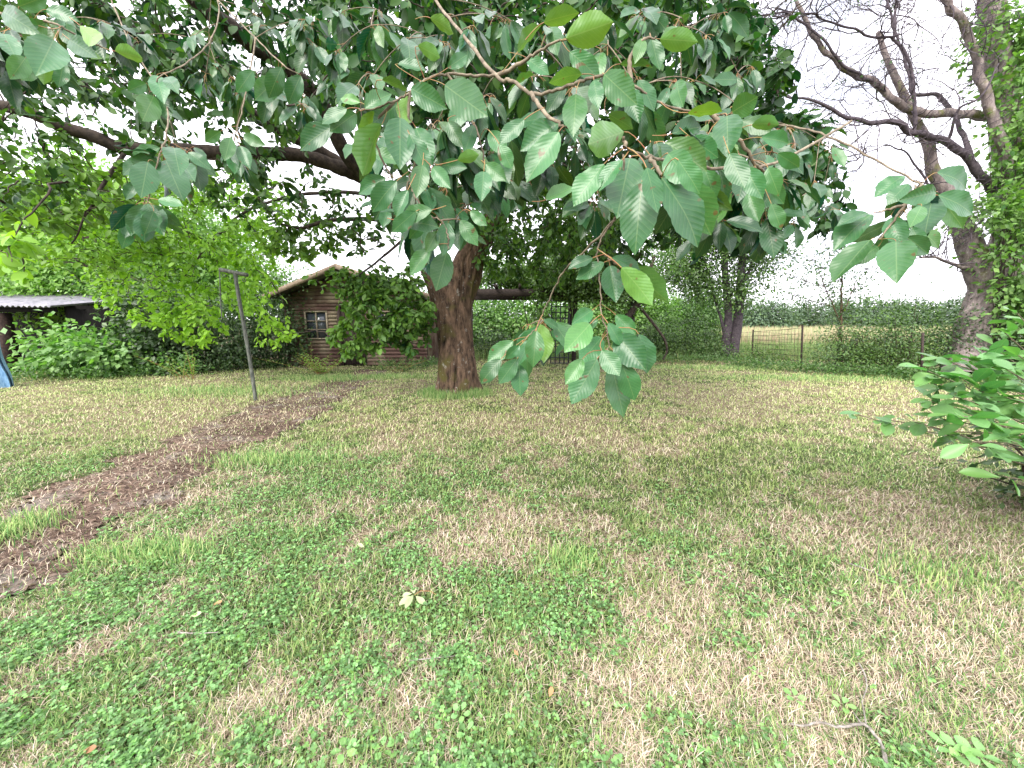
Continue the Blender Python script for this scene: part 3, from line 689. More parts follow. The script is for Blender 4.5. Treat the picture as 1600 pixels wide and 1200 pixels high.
# near hanging branches, leaf by leaf: (base px, py, tip px, py, width px, depth, underside)
EXP = {
 'low': (0.93, [(933,561,892,631,42,0),(954,566,980,653,42,0),(971,566,995,627,34,0),(963,522,1006,575,45,0),(998,522,1018,582,22,0),(922,506,888,544,38,0),(940,527,910,563,34,0),
   (910,561,885,599,26,0),(925,485,896,505,25,0),(962,492,993,522,24,0),(953,415,962,469,34,0),(944,410,900,434,22,0),(926,403,888,418,18,0),(971,418,1022,473,38,1),(973,420,1048,462,30,1),
   (956,403,1003,423,20,0),(940,547,967,586,30,0),(935,500,905,520,16,0),(950,505,975,540,20,0)]),
 'lowleft': (1.25, [(838,517,833,572,30,0),(802,533,761,565,26,0),(783,561,749,598,24,0),(808,561,780,599,26,0),(811,569,813,617,28,0),(849,500,874,511,12,0),(861,517,882,533,14,0),
   (885,533,866,555,10,0),(844,506,857,566,22,1),(830,530,805,570,20,0),(812,540,790,560,16,0),(825,545,820,590,18,0)]),
 'main': (0.78, [(975,206,912,228,48,1),(984,247,967,326,58,0),(944,256,894,316,30,0),(972,250,934,290,20,0),(1003,284,993,388,56,0),(1034,278,1106,375,42,0),(1069,281,1112,366,50,0),
   (1044,240,1075,281,42,0),(1060,250,1095,300,30,0),(1010,262,1030,330,30,0)]),
 'mid': (1.05, [(944,116,986,155,40,0),(900,147,897,195,38,0),(890,81,938,119,30,0),(928,125,934,162,24,0),(984,140,997,187,28,0),(1136,181,1137,233,40,0),(1144,175,1181,153,34,0),
   (1031,61,1088,64,30,1),(884,60,958,34,44,1),(850,35,901,15,24,1),(909,116,856,122,22,1),(969,100,1020,103,14,1),(1018,60,1031,108,24,0),(1005,60,995,90,20,0),(997,125,1025,169,22,0),
   (1075,176,1128,170,12,1),(1050,209,1100,190,20,0),(950,178,990,200,22,1),(873,206,822,281,42,0),(875,192,812,225,26,0),(819,187,780,222,24,0),(853,312,897,287,22,0),
   (1080,215,1120,245,30,0),(1110,225,1150,262,34,0),(1140,240,1162,290,32,0),(1165,262,1190,308,30,0),(1100,262,1120,310,26,0),(1200,262,1215,300,26,0),(1125,262,1170,276,20,0),
   (1190,215,1235,222,20,0),(1215,240,1250,262,22,0),(1175,195,1215,190,16,1),(1195,285,1228,318,24,0),(1170,300,1185,345,28,0),(1205,318,1222,358,22,0),(1095,320,1082,352,18,0)]),
 'left': (1.12, [(695,133,752,175,50,0),(642,138,690,165,34,0),(570,170,609,139,20,0),(563,160,530,152,16,0),(556,177,520,203,30,0),(542,170,500,190,18,0),(523,195,464,230,30,0),
   (587,175,556,220,16,1),(597,194,556,269,20,1),(625,160,590,187,34,0),(637,150,630,198,22,1),(625,184,625,249,46,0),(578,240,631,250,18,0),(603,278,557,300,24,0),(620,283,578,326,28,0),
   (637,297,617,337,20,0),(675,328,625,338,22,0),(597,125,639,137,10,1),(622,100,665,108,10,0),(700,106,731,84,20,0),(672,28,712,50,20,1),(653,72,690,88,18,1),(809,81,840,37,14,1),
   (822,90,858,115,20,0),(759,256,790,282,24,0),(756,268,753,305,28,0),(650,200,672,250,34,0),(640,210,668,262,30,0),(676,262,700,290,24,0),(690,258,725,262,22,0),(700,190,722,226,24,0),
   (740,196,728,232,22,0),(765,205,790,240,26,0),(780,225,800,262,22,0),(715,250,748,240,16,1),(660,258,652,300,28,0)]),
 'hang': (1.15, [(698,393,682,451,36,0),(672,388,639,428,24,0),(700,348,692,394,28,0),(683,362,667,392,22,0),(719,344,744,380,24,0),(625,345,685,350,20,0),(650,330,612,362,26,0),
   (735,330,760,352,18,0),(665,345,640,372,20,0)]),
 'topleft': (1.3, [(84,62,61,109,42,0),(73,34,31,62,26,0),(125,40,162,75,28,1),(109,62,142,84,28,0),(72,15,115,25,16,0),(5,18,40,40,32,0),(6,53,22,85,26,0),(60,95,30,125,22,0),(78,90,62,130,18,1),
   (30,10,70,-5,24,0),(40,90,20,118,24,0),(180,80,225,88,20,1),(100,95,90,135,20,0),(60,40,30,30,20,0)]),
 'two': (1.5, [(231,253,222,300,34,0),(259,250,281,301,38,0),(250,231,200,255,20,0),(272,231,278,259,30,0),(294,238,325,259,18,0),(287,256,301,278,24,0),(225,319,206,365,22,0),
   (231,319,250,356,32,0),(247,312,284,319,14,0),(214,284,195,312,16,0),(220,247,188,272,16,0),(240,330,228,362,20,0),(262,235,240,262,16,1)]),
 'three': (1.8, [(245,118,254,152,26,0),(262,120,275,140,20,0),(228,130,200,142,18,0),(240,150,225,184,30,0),(250,148,262,182,22,0),(470,118,450,160,24,0),(440,105,420,150,26,0),
   (430,125,400,155,30,0),(395,110,372,142,22,0),(345,205,320,222,16,0),(360,215,352,246,20,0),(380,212,410,225,18,0),(375,228,390,262,20,0)]),
 'right': (1.32, [(1412,275,1369,300,18,0),(1462,300,1420,310,28,0),(1456,312,1447,356,36,0),(1466,305,1531,331,26,0),(1469,309,1509,356,30,0),(1464,270,1528,284,16,0),(1419,287,1387,316,20,0),
   (1362,335,1303,378,26,0),(1356,333,1312,344,10,0),(1360,375,1299,434,30,0),(1372,385,1334,411,24,0),(1400,377,1401,425,44,0),(1415,370,1457,397,24,0),(1392,340,1407,380,28,0),
   (1440,322,1425,350,22,0),(1425,355,1440,385,20,0)]),
}
def near_leaf_arrays(z, rows):
    B, D, N, L, W_ = [], [], [], [], []
    for bx, by, tx, ty, w, under in rows:
        zb = z + rng.normal(0, 0.05 * z); b = P(bx, by, zb)
        lp = math.hypot(tx - bx, ty - by); ratio = 0.53; rt = w / (ratio * lp)
        zt = zb
        if rt > 1:                # foreshortened along its length: the tip comes nearer
            extra = math.sqrt(rt * rt - 1) * lp * zb / FPX; zt = zb - extra * 0.7; rt = 1
        tpt = P(tx, ty, zt); d = tpt - b; Lr = np.linalg.norm(d)
        view = norm(CAMP - (b + tpt) / 2); dn_ = d / Lr
        nv = norm(view - dn_ * view.dot(dn_)); side = np.cross(dn_, nv)
        ang = math.acos(min(1, rt)) * 0.85
        c1 = nv * math.cos(ang) + side * math.sin(ang); c2 = nv * math.cos(ang) - side * math.sin(ang)
        nn = c1 if (c1[2] > c2[2]) != bool(under) else c2
        if under: nn = -nn
        B.append(b); D.append(dn_); N.append(nn); L.append(Lr); W_.append(Lr * ratio if rt < 1 else w * zb / FPX)
    return A(B), A(D), A(N), A(L), A(W_)

def petioles(B, D, node, mb):
    """a thin curved stalk from the twig to each leaf base"""
    pa = []
    for b, d, c in zip(B, D, node):
        m_ = b - d * np.linalg.norm(b - c) * 0.35
        t3 = np.linspace(0, 1, 5)[:, None]; pa.append((1 - t3) ** 2 * c + 2 * t3 * (1 - t3) * m_ + t3 ** 2 * b)
    mb.tubes(A(pa), np.full((len(pa), 5), 0.0011), 4)

def near_branch(key, twigs, r0, r1, fill=None, extra_yellow=0.0):
    """twigs: polylines of (px, py, depth); explicit leaves from EXP[key]"""
    z, rows = EXP[key]
    mb = MB(); allp = []
    for tw in twigs:
        p = smooth_path([P(*q_) for q_ in tw], 7); p = p + rng.normal(0, 0.0016, p.shape); allp.append(p)
        mb.tubes(p, np.linspace(r0, r1, len(p)) * (1 + 0.12 * rng.random(len(p))), 8)
    br = bpy.data.objects.new('branch', bpy.data.meshes.new('branch')); COL.objects.link(br); br.parent = CH
    br.matrix_parent_inverse = __import__('mathutils').Matrix.Translation(-CH.location)
    B, D, N, L, W_ = near_leaf_arrays(z, rows)
    yel = [0.42 if r_[5] else 0.02 for r_ in rows]; bri = [1.7 if r_[5] else 1.25 for r_ in rows]  # backlit glow of undersides and lightness of front sprays put into leaf colour
    pts = np.concatenate(allp)
    if fill:
        fb, fd, fn, fl = [], [], [], []
        for cx, cy, fz, cnt, LL in [f_ for g0 in fill for f_ in ((g0[0], g0[1], g0[2], g0[3] + 3, g0[4] * 1.1), (g0[0] + rng.uniform(-32, 32), g0[1] + rng.uniform(-28, 34), g0[2] * rng.uniform(1.0, 1.25), g0[3], g0[4]))]:
            c = P(cx, cy, fz); s = pts[np.argmin(np.linalg.norm(pts - c, axis=1))]
            t_ = np.linspace(0, 1, 7)[:, None]; m_ = (s + c) / 2 + UP * 0.05 * np.linalg.norm(c - s) * 3
            sp = (1 - t_) ** 2 * s + 2 * t_ * (1 - t_) * m_ + t_ ** 2 * c
            mb.tubes(sp, np.linspace(r1 * 1.1, 0.0017, 7), 6)
            pts = np.concatenate([pts, sp])
            for _ in range(cnt):
                az = rng.random() * 6.283; e = rng.normal(-0.45, 0.45)
                d = A([math.cos(az) * math.cos(e), math.sin(az) * math.cos(e), math.sin(e)])
                base = c - (c - s) * 0.25 * rng.random() + d * 0.03
                fb.append(base); fd.append(d - UP * rng.uniform(.3, 1.3)); fn.append(UP * 0.75 - A([0, 0.6, 0]) + rng.normal(0, 0.45, 3)); fl.append(LL * rng.uniform(0.7, 1.4))
        B = np.vstack([B, fb]); D = np.vstack([D, fd]); N = np.vstack([N, fn]); L = np.concatenate([L, fl]); W_ = np.concatenate([W_, A(fl) * rng.uniform(.38, .52, len(fl))])
    node = A([pts[np.argmin(np.linalg.norm(pts - (b - norm(d) * 0.035), axis=1))] for b, d in zip(B, D)])
    far = np.linalg.norm(node - B, axis=1) > 0.12
    node[far] = B[far] - norm(D[far]) * 0.05 - norm(B[far] - node[far]) * 0.02
    leaves('leaves', B, D, N, L, W_, M_CH, br, tpl=TPL_HI, fold=0.30, curl=0.15, wave=0.04, yellow=np.concatenate([yel, np.where(rng.random(len(B) - len(yel)) < .10, .3, .02)]), bright=np.concatenate([bri, rng.normal(.85, .22, len(B) - len(bri))]))  # filler leaves tinted darker: depth shading behind the sprays put into colour
    nf = sum(len(q_) for q_ in mb.f4); petioles(B, D, node, mb); tf = sum(len(q_) for q_ in mb.f4)
    tmp = mesh_np('branch_full', np.concatenate(mb.v), np.concatenate(mb.f4), None, smooth=True, mats=[M_TWIG, M_PET], midx=[0] * nf + [1] * (tf - nf))
    old = br.data; br.data = tmp.data; bpy.data.objects.remove(tmp); bpy.data.meshes.remove(old); br.data.name = 'branch'
    return br

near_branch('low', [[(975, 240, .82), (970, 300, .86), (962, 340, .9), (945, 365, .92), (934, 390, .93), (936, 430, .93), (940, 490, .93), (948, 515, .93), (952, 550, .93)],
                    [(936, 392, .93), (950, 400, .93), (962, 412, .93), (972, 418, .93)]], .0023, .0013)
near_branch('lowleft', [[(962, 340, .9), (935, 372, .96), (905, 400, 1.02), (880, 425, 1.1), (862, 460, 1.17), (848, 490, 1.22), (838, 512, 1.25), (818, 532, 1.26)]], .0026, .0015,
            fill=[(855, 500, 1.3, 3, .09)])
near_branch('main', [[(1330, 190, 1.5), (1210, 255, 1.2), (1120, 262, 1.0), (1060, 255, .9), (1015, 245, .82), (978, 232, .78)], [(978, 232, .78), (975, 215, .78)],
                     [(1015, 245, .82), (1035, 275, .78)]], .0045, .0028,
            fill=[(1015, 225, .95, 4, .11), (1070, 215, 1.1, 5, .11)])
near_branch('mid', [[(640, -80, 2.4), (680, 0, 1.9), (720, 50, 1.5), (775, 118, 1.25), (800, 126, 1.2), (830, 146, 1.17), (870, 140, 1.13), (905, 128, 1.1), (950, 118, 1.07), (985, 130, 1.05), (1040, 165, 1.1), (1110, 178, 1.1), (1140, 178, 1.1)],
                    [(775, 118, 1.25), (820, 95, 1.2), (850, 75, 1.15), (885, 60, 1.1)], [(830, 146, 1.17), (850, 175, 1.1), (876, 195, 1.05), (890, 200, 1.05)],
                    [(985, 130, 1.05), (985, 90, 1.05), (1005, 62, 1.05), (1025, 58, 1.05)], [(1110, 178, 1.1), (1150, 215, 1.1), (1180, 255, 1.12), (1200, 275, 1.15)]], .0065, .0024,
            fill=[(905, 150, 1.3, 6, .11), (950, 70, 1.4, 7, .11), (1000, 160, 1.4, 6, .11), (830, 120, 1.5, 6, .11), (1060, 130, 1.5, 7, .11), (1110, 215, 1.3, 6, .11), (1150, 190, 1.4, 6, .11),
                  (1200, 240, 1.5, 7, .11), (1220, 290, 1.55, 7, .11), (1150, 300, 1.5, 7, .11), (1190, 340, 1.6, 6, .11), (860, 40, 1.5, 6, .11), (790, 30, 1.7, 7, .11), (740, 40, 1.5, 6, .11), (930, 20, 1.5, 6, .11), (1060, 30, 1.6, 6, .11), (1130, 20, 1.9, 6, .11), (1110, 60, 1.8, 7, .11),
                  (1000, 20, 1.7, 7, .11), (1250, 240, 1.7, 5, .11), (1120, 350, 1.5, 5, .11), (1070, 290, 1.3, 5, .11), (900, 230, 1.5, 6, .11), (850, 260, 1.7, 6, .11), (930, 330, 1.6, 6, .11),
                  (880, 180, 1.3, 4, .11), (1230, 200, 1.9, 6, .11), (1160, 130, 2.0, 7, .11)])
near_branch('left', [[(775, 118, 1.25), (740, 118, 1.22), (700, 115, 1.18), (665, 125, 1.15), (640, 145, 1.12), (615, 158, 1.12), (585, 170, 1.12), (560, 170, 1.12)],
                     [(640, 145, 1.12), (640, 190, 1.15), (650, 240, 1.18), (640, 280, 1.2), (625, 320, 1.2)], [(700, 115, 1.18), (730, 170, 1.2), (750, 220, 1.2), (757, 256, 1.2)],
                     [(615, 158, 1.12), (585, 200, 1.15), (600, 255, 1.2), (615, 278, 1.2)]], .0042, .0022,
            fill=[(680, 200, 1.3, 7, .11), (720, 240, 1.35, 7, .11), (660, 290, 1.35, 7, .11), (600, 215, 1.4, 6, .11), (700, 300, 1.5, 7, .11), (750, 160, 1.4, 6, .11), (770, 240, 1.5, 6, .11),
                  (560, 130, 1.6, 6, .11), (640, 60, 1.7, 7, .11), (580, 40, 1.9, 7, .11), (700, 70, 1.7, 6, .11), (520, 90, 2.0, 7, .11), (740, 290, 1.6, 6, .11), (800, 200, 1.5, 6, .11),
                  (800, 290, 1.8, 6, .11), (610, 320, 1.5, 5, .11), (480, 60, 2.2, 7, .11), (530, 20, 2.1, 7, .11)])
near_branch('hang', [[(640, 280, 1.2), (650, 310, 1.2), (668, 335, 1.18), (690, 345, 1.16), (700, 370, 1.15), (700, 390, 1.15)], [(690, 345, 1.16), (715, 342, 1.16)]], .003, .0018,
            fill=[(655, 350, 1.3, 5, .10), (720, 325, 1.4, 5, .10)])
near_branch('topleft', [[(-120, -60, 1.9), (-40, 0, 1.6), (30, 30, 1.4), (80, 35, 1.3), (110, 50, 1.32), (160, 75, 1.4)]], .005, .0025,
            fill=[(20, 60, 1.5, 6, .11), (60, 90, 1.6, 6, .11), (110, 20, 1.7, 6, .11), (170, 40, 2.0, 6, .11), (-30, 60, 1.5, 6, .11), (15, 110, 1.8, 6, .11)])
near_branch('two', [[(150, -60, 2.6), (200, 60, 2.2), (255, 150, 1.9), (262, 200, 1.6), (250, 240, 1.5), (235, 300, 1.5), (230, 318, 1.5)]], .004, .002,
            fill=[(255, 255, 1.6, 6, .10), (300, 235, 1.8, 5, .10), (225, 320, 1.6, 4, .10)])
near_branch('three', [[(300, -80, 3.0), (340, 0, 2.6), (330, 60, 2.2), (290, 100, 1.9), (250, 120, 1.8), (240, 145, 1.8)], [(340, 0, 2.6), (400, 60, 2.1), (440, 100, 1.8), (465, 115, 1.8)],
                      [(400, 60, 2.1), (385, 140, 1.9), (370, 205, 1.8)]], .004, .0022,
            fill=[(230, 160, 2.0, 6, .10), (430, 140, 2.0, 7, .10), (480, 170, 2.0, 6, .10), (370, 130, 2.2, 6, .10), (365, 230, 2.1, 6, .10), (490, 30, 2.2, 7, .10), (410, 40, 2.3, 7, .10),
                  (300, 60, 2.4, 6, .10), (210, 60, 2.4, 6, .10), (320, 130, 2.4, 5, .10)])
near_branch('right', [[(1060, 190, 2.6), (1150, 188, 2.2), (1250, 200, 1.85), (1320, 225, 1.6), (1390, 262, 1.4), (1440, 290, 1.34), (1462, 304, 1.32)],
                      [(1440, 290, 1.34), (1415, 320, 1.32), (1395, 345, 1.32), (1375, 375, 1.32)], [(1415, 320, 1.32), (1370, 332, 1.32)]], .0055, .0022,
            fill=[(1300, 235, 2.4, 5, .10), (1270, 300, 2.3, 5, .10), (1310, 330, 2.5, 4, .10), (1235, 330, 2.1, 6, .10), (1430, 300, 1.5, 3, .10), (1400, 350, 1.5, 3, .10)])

# ------------------------------------------------------------------ wooden shed
M_SIDE = simple_mat('shed_siding', (0.06, 0.032, 0.027), (0.17, 0.10, 0.083), 7, 0.85, (1.2, 6, 14), 0.004, third=(0.26, 0.22, 0.15))
M_DOOR = simple_mat('dark_boards', (0.022, 0.015, 0.013), (0.07, 0.048, 0.042), 9, 0.85, (10, 6, 1.2), 0.003)
M_FASC = simple_mat('weathered_fascia', (0.16, 0.12, 0.085), (0.36, 0.28, 0.21), 8, 0.85, (2, 8, 12), 0.003)
M_FELT = simple_mat('roof_felt', (0.06, 0.055, 0.05), (0.15, 0.13, 0.12), 12, 0.95, third=(0.10, 0.11, 0.05))
M_FRAME = simple_mat('pale_window_frame', (0.20, 0.165, 0.115), (0.36, 0.31, 0.23), 14, 0.7)
m, n, l, out = mat_new('window_glass'); bs = n.new('ShaderNodeBsdfPrincipled'); bs.inputs['Base Color'].default_value = (0.05, 0.06, 0.075, 1)
bs.inputs['Roughness'].default_value = 0.08; bs.inputs['Specular IOR Level'].default_value = 0.9; l.new(bs.outputs[0], out.inputs['Surface']); M_GLASS = m
YS = 12.6
sl_, sr_ = PY(453, 560, YS)[0], PY(668, 560, YS)[0]
ax, az_ = PY(537, 420, YS)[0], PY(537, 420, YS)[2]
le, re_ = PY(427, 467, YS), PY(692, 470, YS)
def roof_z(x): return np.where(x < ax, le[2] + (az_ - le[2]) * (x - le[0]) / (ax - le[0]), re_[2] + (az_ - re_[2]) * (re_[0] - x) / (re_[0] - ax))
SH = thing('wooden_shed', ((sl_ + sr_) / 2, YS + 1.6, 0), 'brown board clad garden shed with a low gable roof and small pale framed window', 'shed')
DEPTH = 3.4; WT = 0.10
wx0, wx1 = PY(480, 510, YS)[0], PY(511, 510, YS)[0]; wz0, wz1 = PY(495, 528, YS)[2], PY(495, 488, YS)[2]
dx0, dx1 = PY(535, 540, YS)[0], PY(568, 540, YS)[0]; dz1 = 1.92
w2x0, w2x1 = PY(590, 510, YS)[0], PY(615, 510, YS)[0]
mb = MB(); bh = 0.118; z = 0.03
while z < az_ - 0.10:
    zt = z + bh
    segs = [(sl_, sr_)]
    # clip by roof
    lo = sl_; hi = sr_
    if zt > roof_z(sl_) - 0.02: lo = le[0] + (zt + 0.02 - le[2]) / (az_ - le[2]) * (ax - le[0])
    if zt > roof_z(sr_) - 0.02: hi = re_[0] - (zt + 0.02 - re_[2]) / (az_ - re_[2]) * (re_[0] - ax)
    lo, hi = max(lo, sl_), min(hi, sr_)
    cuts = []
    if z < dz1: cuts.append((dx0, dx1))
    if zt > wz0 and z < wz1: cuts += [(wx0, wx1), (w2x0, w2x1)]
    segs = [(lo, hi)]
    for c0, c1 in cuts:
        ns_ = []
        for a_, b_ in segs:
            if c1 <= a_ or c0 >= b_: ns_.append((a_, b_)); continue
            if c0 > a_: ns_.append((a_, c0))
            if c1 < b_: ns_.append((c1, b_))
        segs = ns_
    for a_, b_ in segs:
        if b_ - a_ < 0.03: continue
        j = rng.normal(0, 0.002)
        v = [[a_, YS - .034 + j, z], [b_, YS - .034 + j, z + rng.normal(0, .003)], [b_, YS, z], [a_, YS, z], [a_, YS - .010 + j, zt - .006], [b_, YS - .010 + j, zt - .006], [b_, YS, zt - .006], [a_, YS, zt - .006]]
        mb.hexa(v)
    z += bh
mb.build('front_boards', M_SIDE, SH)
# wall slabs behind the boards (left, right, back; front as a dark backing)
mb = MB()
mb.box((sl_, YS + .13, 0), (sl_ + WT, YS + DEPTH, float(roof_z(sl_)) - .02)); mb.box((sr_ - WT, YS + .13, 0), (sr_, YS + DEPTH, float(roof_z(sr_)) - .02))
mb.box((sl_ + WT, YS + DEPTH - WT, 0), (sr_ - WT, YS + DEPTH, 2.1)); mb.build('wall', M_SIDE, SH)
mb = MB()
xs = [sl_, wx0, wx1, dx0, dx1, w2x0, w2x1, sr_]
def gable(x0, x1, zlo, y0, y1):
    zz = [float(roof_z(x0)) - .05, float(roof_z(x1)) - .05]
    mb.hexa([[x0, y0, zlo], [x1, y0, zlo], [x1, y1, zlo], [x0, y1, zlo], [x0, y0, zz[0]], [x1, y0, zz[1]], [x1, y1, zz[1]], [x0, y1, zz[0]]])
y0_, y1_ = YS + .002, YS + .11
gable(sl_, wx0, 0, y0_, y1_); mb.box((wx0, y0_, 0), (wx1, y1_, wz0)); gable(wx0, wx1, wz1, y0_, y1_)
gable(wx1, ax if ax < dx0 else dx0, 0, y0_, y1_)
if ax < dx0: gable(ax, dx0, 0, y0_, y1_)
gable(dx0, dx1, dz1, y0_, y1_); gable(dx1, w2x0, 0, y0_, y1_); mb.box((w2x0, y0_, 0), (w2x1, y1_, wz0)); gable(w2x0, w2x1, wz1, y0_, y1_); gable(w2x1, sr_, 0, y0_, y1_)
mb.build('front_wall', M_DOOR, SH)
# roof: two slabs with overhang, fascia boards
yf, yb = YS - .55, YS + DEPTH + .25; th = .07
for nm, a_, b_ in (('roof', (le[0], le[2]), (ax, az_)), ('roof', (ax, az_), (re_[0], re_[2]))):
    MB().hexa([[a_[0], yf, a_[1]], [b_[0], yf, b_[1]], [b_[0], yb, b_[1]], [a_[0], yb, a_[1]],
               [a_[0], yf, a_[1] + th], [b_[0], yf, b_[1] + th], [b_[0], yb, b_[1] + th], [a_[0], yb, a_[1] + th]]).build(nm, M_FELT, SH)
    fz = .15
    MB().hexa([[a_[0], yf - .03, a_[1] - .07], [b_[0], yf - .03, b_[1] - .07], [b_[0], yf - .003, b_[1] - .07], [a_[0], yf - .003, a_[1] - .07],
               [a_[0], yf - .03, a_[1] + .085], [b_[0], yf - .03, b_[1] + .085], [b_[0], yf - .003, b_[1] + .085], [a_[0], yf - .003, a_[1] + .085]]).build('fascia', M_FASC, SH)
MB().box((sl_ - .02, YS - .05, 0), (sl_ + .06, YS - .036, float(roof_z(sl_)) - .05)).build('corner_board', M_SIDE, SH)
def window(x0, x1, z0, z1, y, parent, cols=2, rows=3):
    f = MB(); t_ = .045
    f.box((x0 - t_, y - .05, z0 - t_), (x1 + t_, y + .03, z0)).box((x0 - t_, y - .05, z1), (x1 + t_, y + .03, z1 + t_))
    f.box((x0 - t_, y - .05, z0), (x0, y + .03, z1)).box((x1, y - .05, z0), (x1 + t_, y + .03, z1))
    w = f.build('window', M_FRAME, parent)
    g = MB()
    for k in range(1, cols):
        xm = x0 + (x1 - x0) * k / cols; g.box((xm - .018, y - .035, z0), (xm + .018, y + .01, z1))
    for k in range(1, rows):
        zm = z0 + (z1 - z0) * k / rows
        for c in range(cols):
            xa = x0 + (x1 - x0) * c / cols + (.018 if c else 0); xb = x0 + (x1 - x0) * (c + 1) / cols - (.018 if c < cols - 1 else 0)
            g.box((xa, y - .03, zm - .011), (xb, y + .01, zm + .011))
    g.build('glazing_bar', M_FRAME, w); MB().box((x0, y + .012, z0), (x1, y + .018, z1)).build('pane', M_GLASS, w)
window(wx0, wx1, wz0, wz1, YS, SH); window(w2x0, w2x1, wz0, wz1, YS, SH)
mb = MB(); k = 5; dw = (dx1 - dx0) / k
for i in range(k): mb.box((dx0 + dw * i + .004, YS + .02 + .004 * (i % 2), .05), (dx0 + dw * (i + 1) - .004, YS + .055, dz1))
dr_ = mb.build('door', M_DOOR, SH)
MB().box((dx0 - .08, YS - .055, 0), (dx0 - .001, YS - .036, dz1 + .08)).box((dx1 + .001, YS - .055, 0), (dx1 + .08, YS - .036, dz1 + .08)).box((dx0 - .001, YS - .055, dz1), (dx1 + .001, YS - .036, dz1 + .08)).build('door_frame', M_DOOR, SH)
MB().tubes(A([[dx0 + .1, YS + .015, 1.0], [dx0 + .1, YS - .03, 1.0], [dx0 + .1, YS - .03, 1.12], [dx0 + .1, YS + .015, 1.12]]), A([.008] * 4), 6).build('handle', M_FRAME, dr_)

# stake leaning at the shed wall
g = Gh(506, 566)
mb = MB().tubes(A([[g[0], g[1], -.05], [g[0] + .01, g[1] + .1, .5], [g[0] - .01, YS - .1, 1.05]]), A([.022, .020, .018]), 8)
tag(mb.build('stake', M_FASC, smooth=True), 'thin pale stake leaning on the shed wall below the window', 'stake')

# ------------------------------------------------------------------ clothes pole
M_POLE = simple_mat('weathered_metal_pole', (0.035, 0.042, 0.036), (0.15, 0.16, 0.13), 25, 0.6, (1, 1, .3), 0.002)
g = Gh(400, 627); gz = (g[1]) * cp + CAM_H * sp_
top = P(368, 427, gz * 0.985)
CP_ = thing('clothes_pole', g, 'leaning grey T topped clothes pole standing beside the bare path', 'clothes pole')
ln_ = np.linspace(0, 1, 14)[:, None]; pp = (1 - ln_) * (g - A([0, 0, .1])) + ln_ * top; pp[:, 0] += 0.012 * np.sin(ln_[:, 0] * 5)
MB().tubes(pp, np.full(14, .032), 12).build('pole', M_POLE, CP_, smooth=True)
a_, b_ = P(343, 421, gz * .97), P(386, 430, gz * 1.0)
a_, b_ = P(343, 421, gz * .985), P(387, 430, gz * .985)
MB().tubes(A([a_, a_ * .99 + b_ * .01, (a_ + b_) / 2, b_ * .99 + a_ * .01, b_]), A([.008, .036, .036, .036, .008]), 12).build('crossbar', M_POLE, CP_, smooth=True)
MB().tubes(A([P(343, 424, gz * .985), P(344, 450, gz * .985), P(345, 480, gz * .985), P(347, 498, gz * .985)]), A([.009] * 4), 6).build('hanging_cord', M_POLE, CP_, smooth=True)
for hx, hy in ((350, 424), (381, 431)):
    c = P(hx, hy + 4, gz * .975); th_ = np.linspace(0, 2 * math.pi, 12)
    MB().tubes(np.stack([c[0] + .03 * np.cos(th_), np.full(12, c[1]), c[2] + .03 * np.sin(th_) - .03], -1), np.full(12, .006), 6).build('hook', M_POLE, CP_, smooth=True)

# ------------------------------------------------------------------ open shelter on the left
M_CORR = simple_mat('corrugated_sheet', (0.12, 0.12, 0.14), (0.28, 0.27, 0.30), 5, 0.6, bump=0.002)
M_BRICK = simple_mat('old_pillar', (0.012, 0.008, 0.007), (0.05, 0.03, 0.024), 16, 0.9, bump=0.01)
M_DARKW = simple_mat('shade_dark_boards', (0.004, 0.0035, 0.003), (0.014, 0.012, 0.011), 8, 0.9, (6, 6, 1))  # near-black colour carries the shade inside the open shelter
yb_ = 11.2; x_r = PY(104, 480, yb_)[0]; zt_ = PY(104, 479, yb_)[2]; x_l = -19.0; zl_ = PY(0, 462, 10.6)[2]
BN = thing('open_shelter', (-15, 12.6, 0), 'dark open fronted shelter under a pale corrugated roof behind leafy shrubs', 'shelter')
nxr = 160; xs_ = np.linspace(x_l, x_r + .2, nxr); ys_ = A([yb_ - .55, yb_ + 1.2, yb_ + 3.6])
v = [[x_, y_, zt_ + .06 + .13 * (y_ - yb_) + .03 * math.sin(x_ * 42) + .012 * (x_r - x_)] for x_ in xs_ for y_ in ys_]
ii = (np.arange(nxr - 1)[:, None] * 3 + np.arange(2)[None]).ravel(); f = np.stack([ii, ii + 3, ii + 4, ii + 1], -1)
v = A(v); v2 = v - A([0, 0, .012]); nn = len(v)
e0 = np.arange(nxr - 1) * 3
mesh_np('roof', np.vstack([v, v2]), [f, f[:, ::-1] + nn, np.stack([e0, e0 + nn, e0 + 3 + nn, e0 + 3], -1)], M_CORR, BN, smooth=True)
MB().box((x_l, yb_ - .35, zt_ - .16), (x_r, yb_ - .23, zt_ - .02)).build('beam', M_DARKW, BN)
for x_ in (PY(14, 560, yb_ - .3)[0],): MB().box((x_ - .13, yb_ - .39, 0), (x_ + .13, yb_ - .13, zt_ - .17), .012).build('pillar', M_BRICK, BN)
MB().box((x_l, yb_ + 3.2, 0), (x_r, yb_ + 3.3, zt_ + .3)).box((x_r - .08, yb_, 0), (x_r, yb_ + 3.2, zt_ + .05)).build('back_wall', M_DARKW, BN)
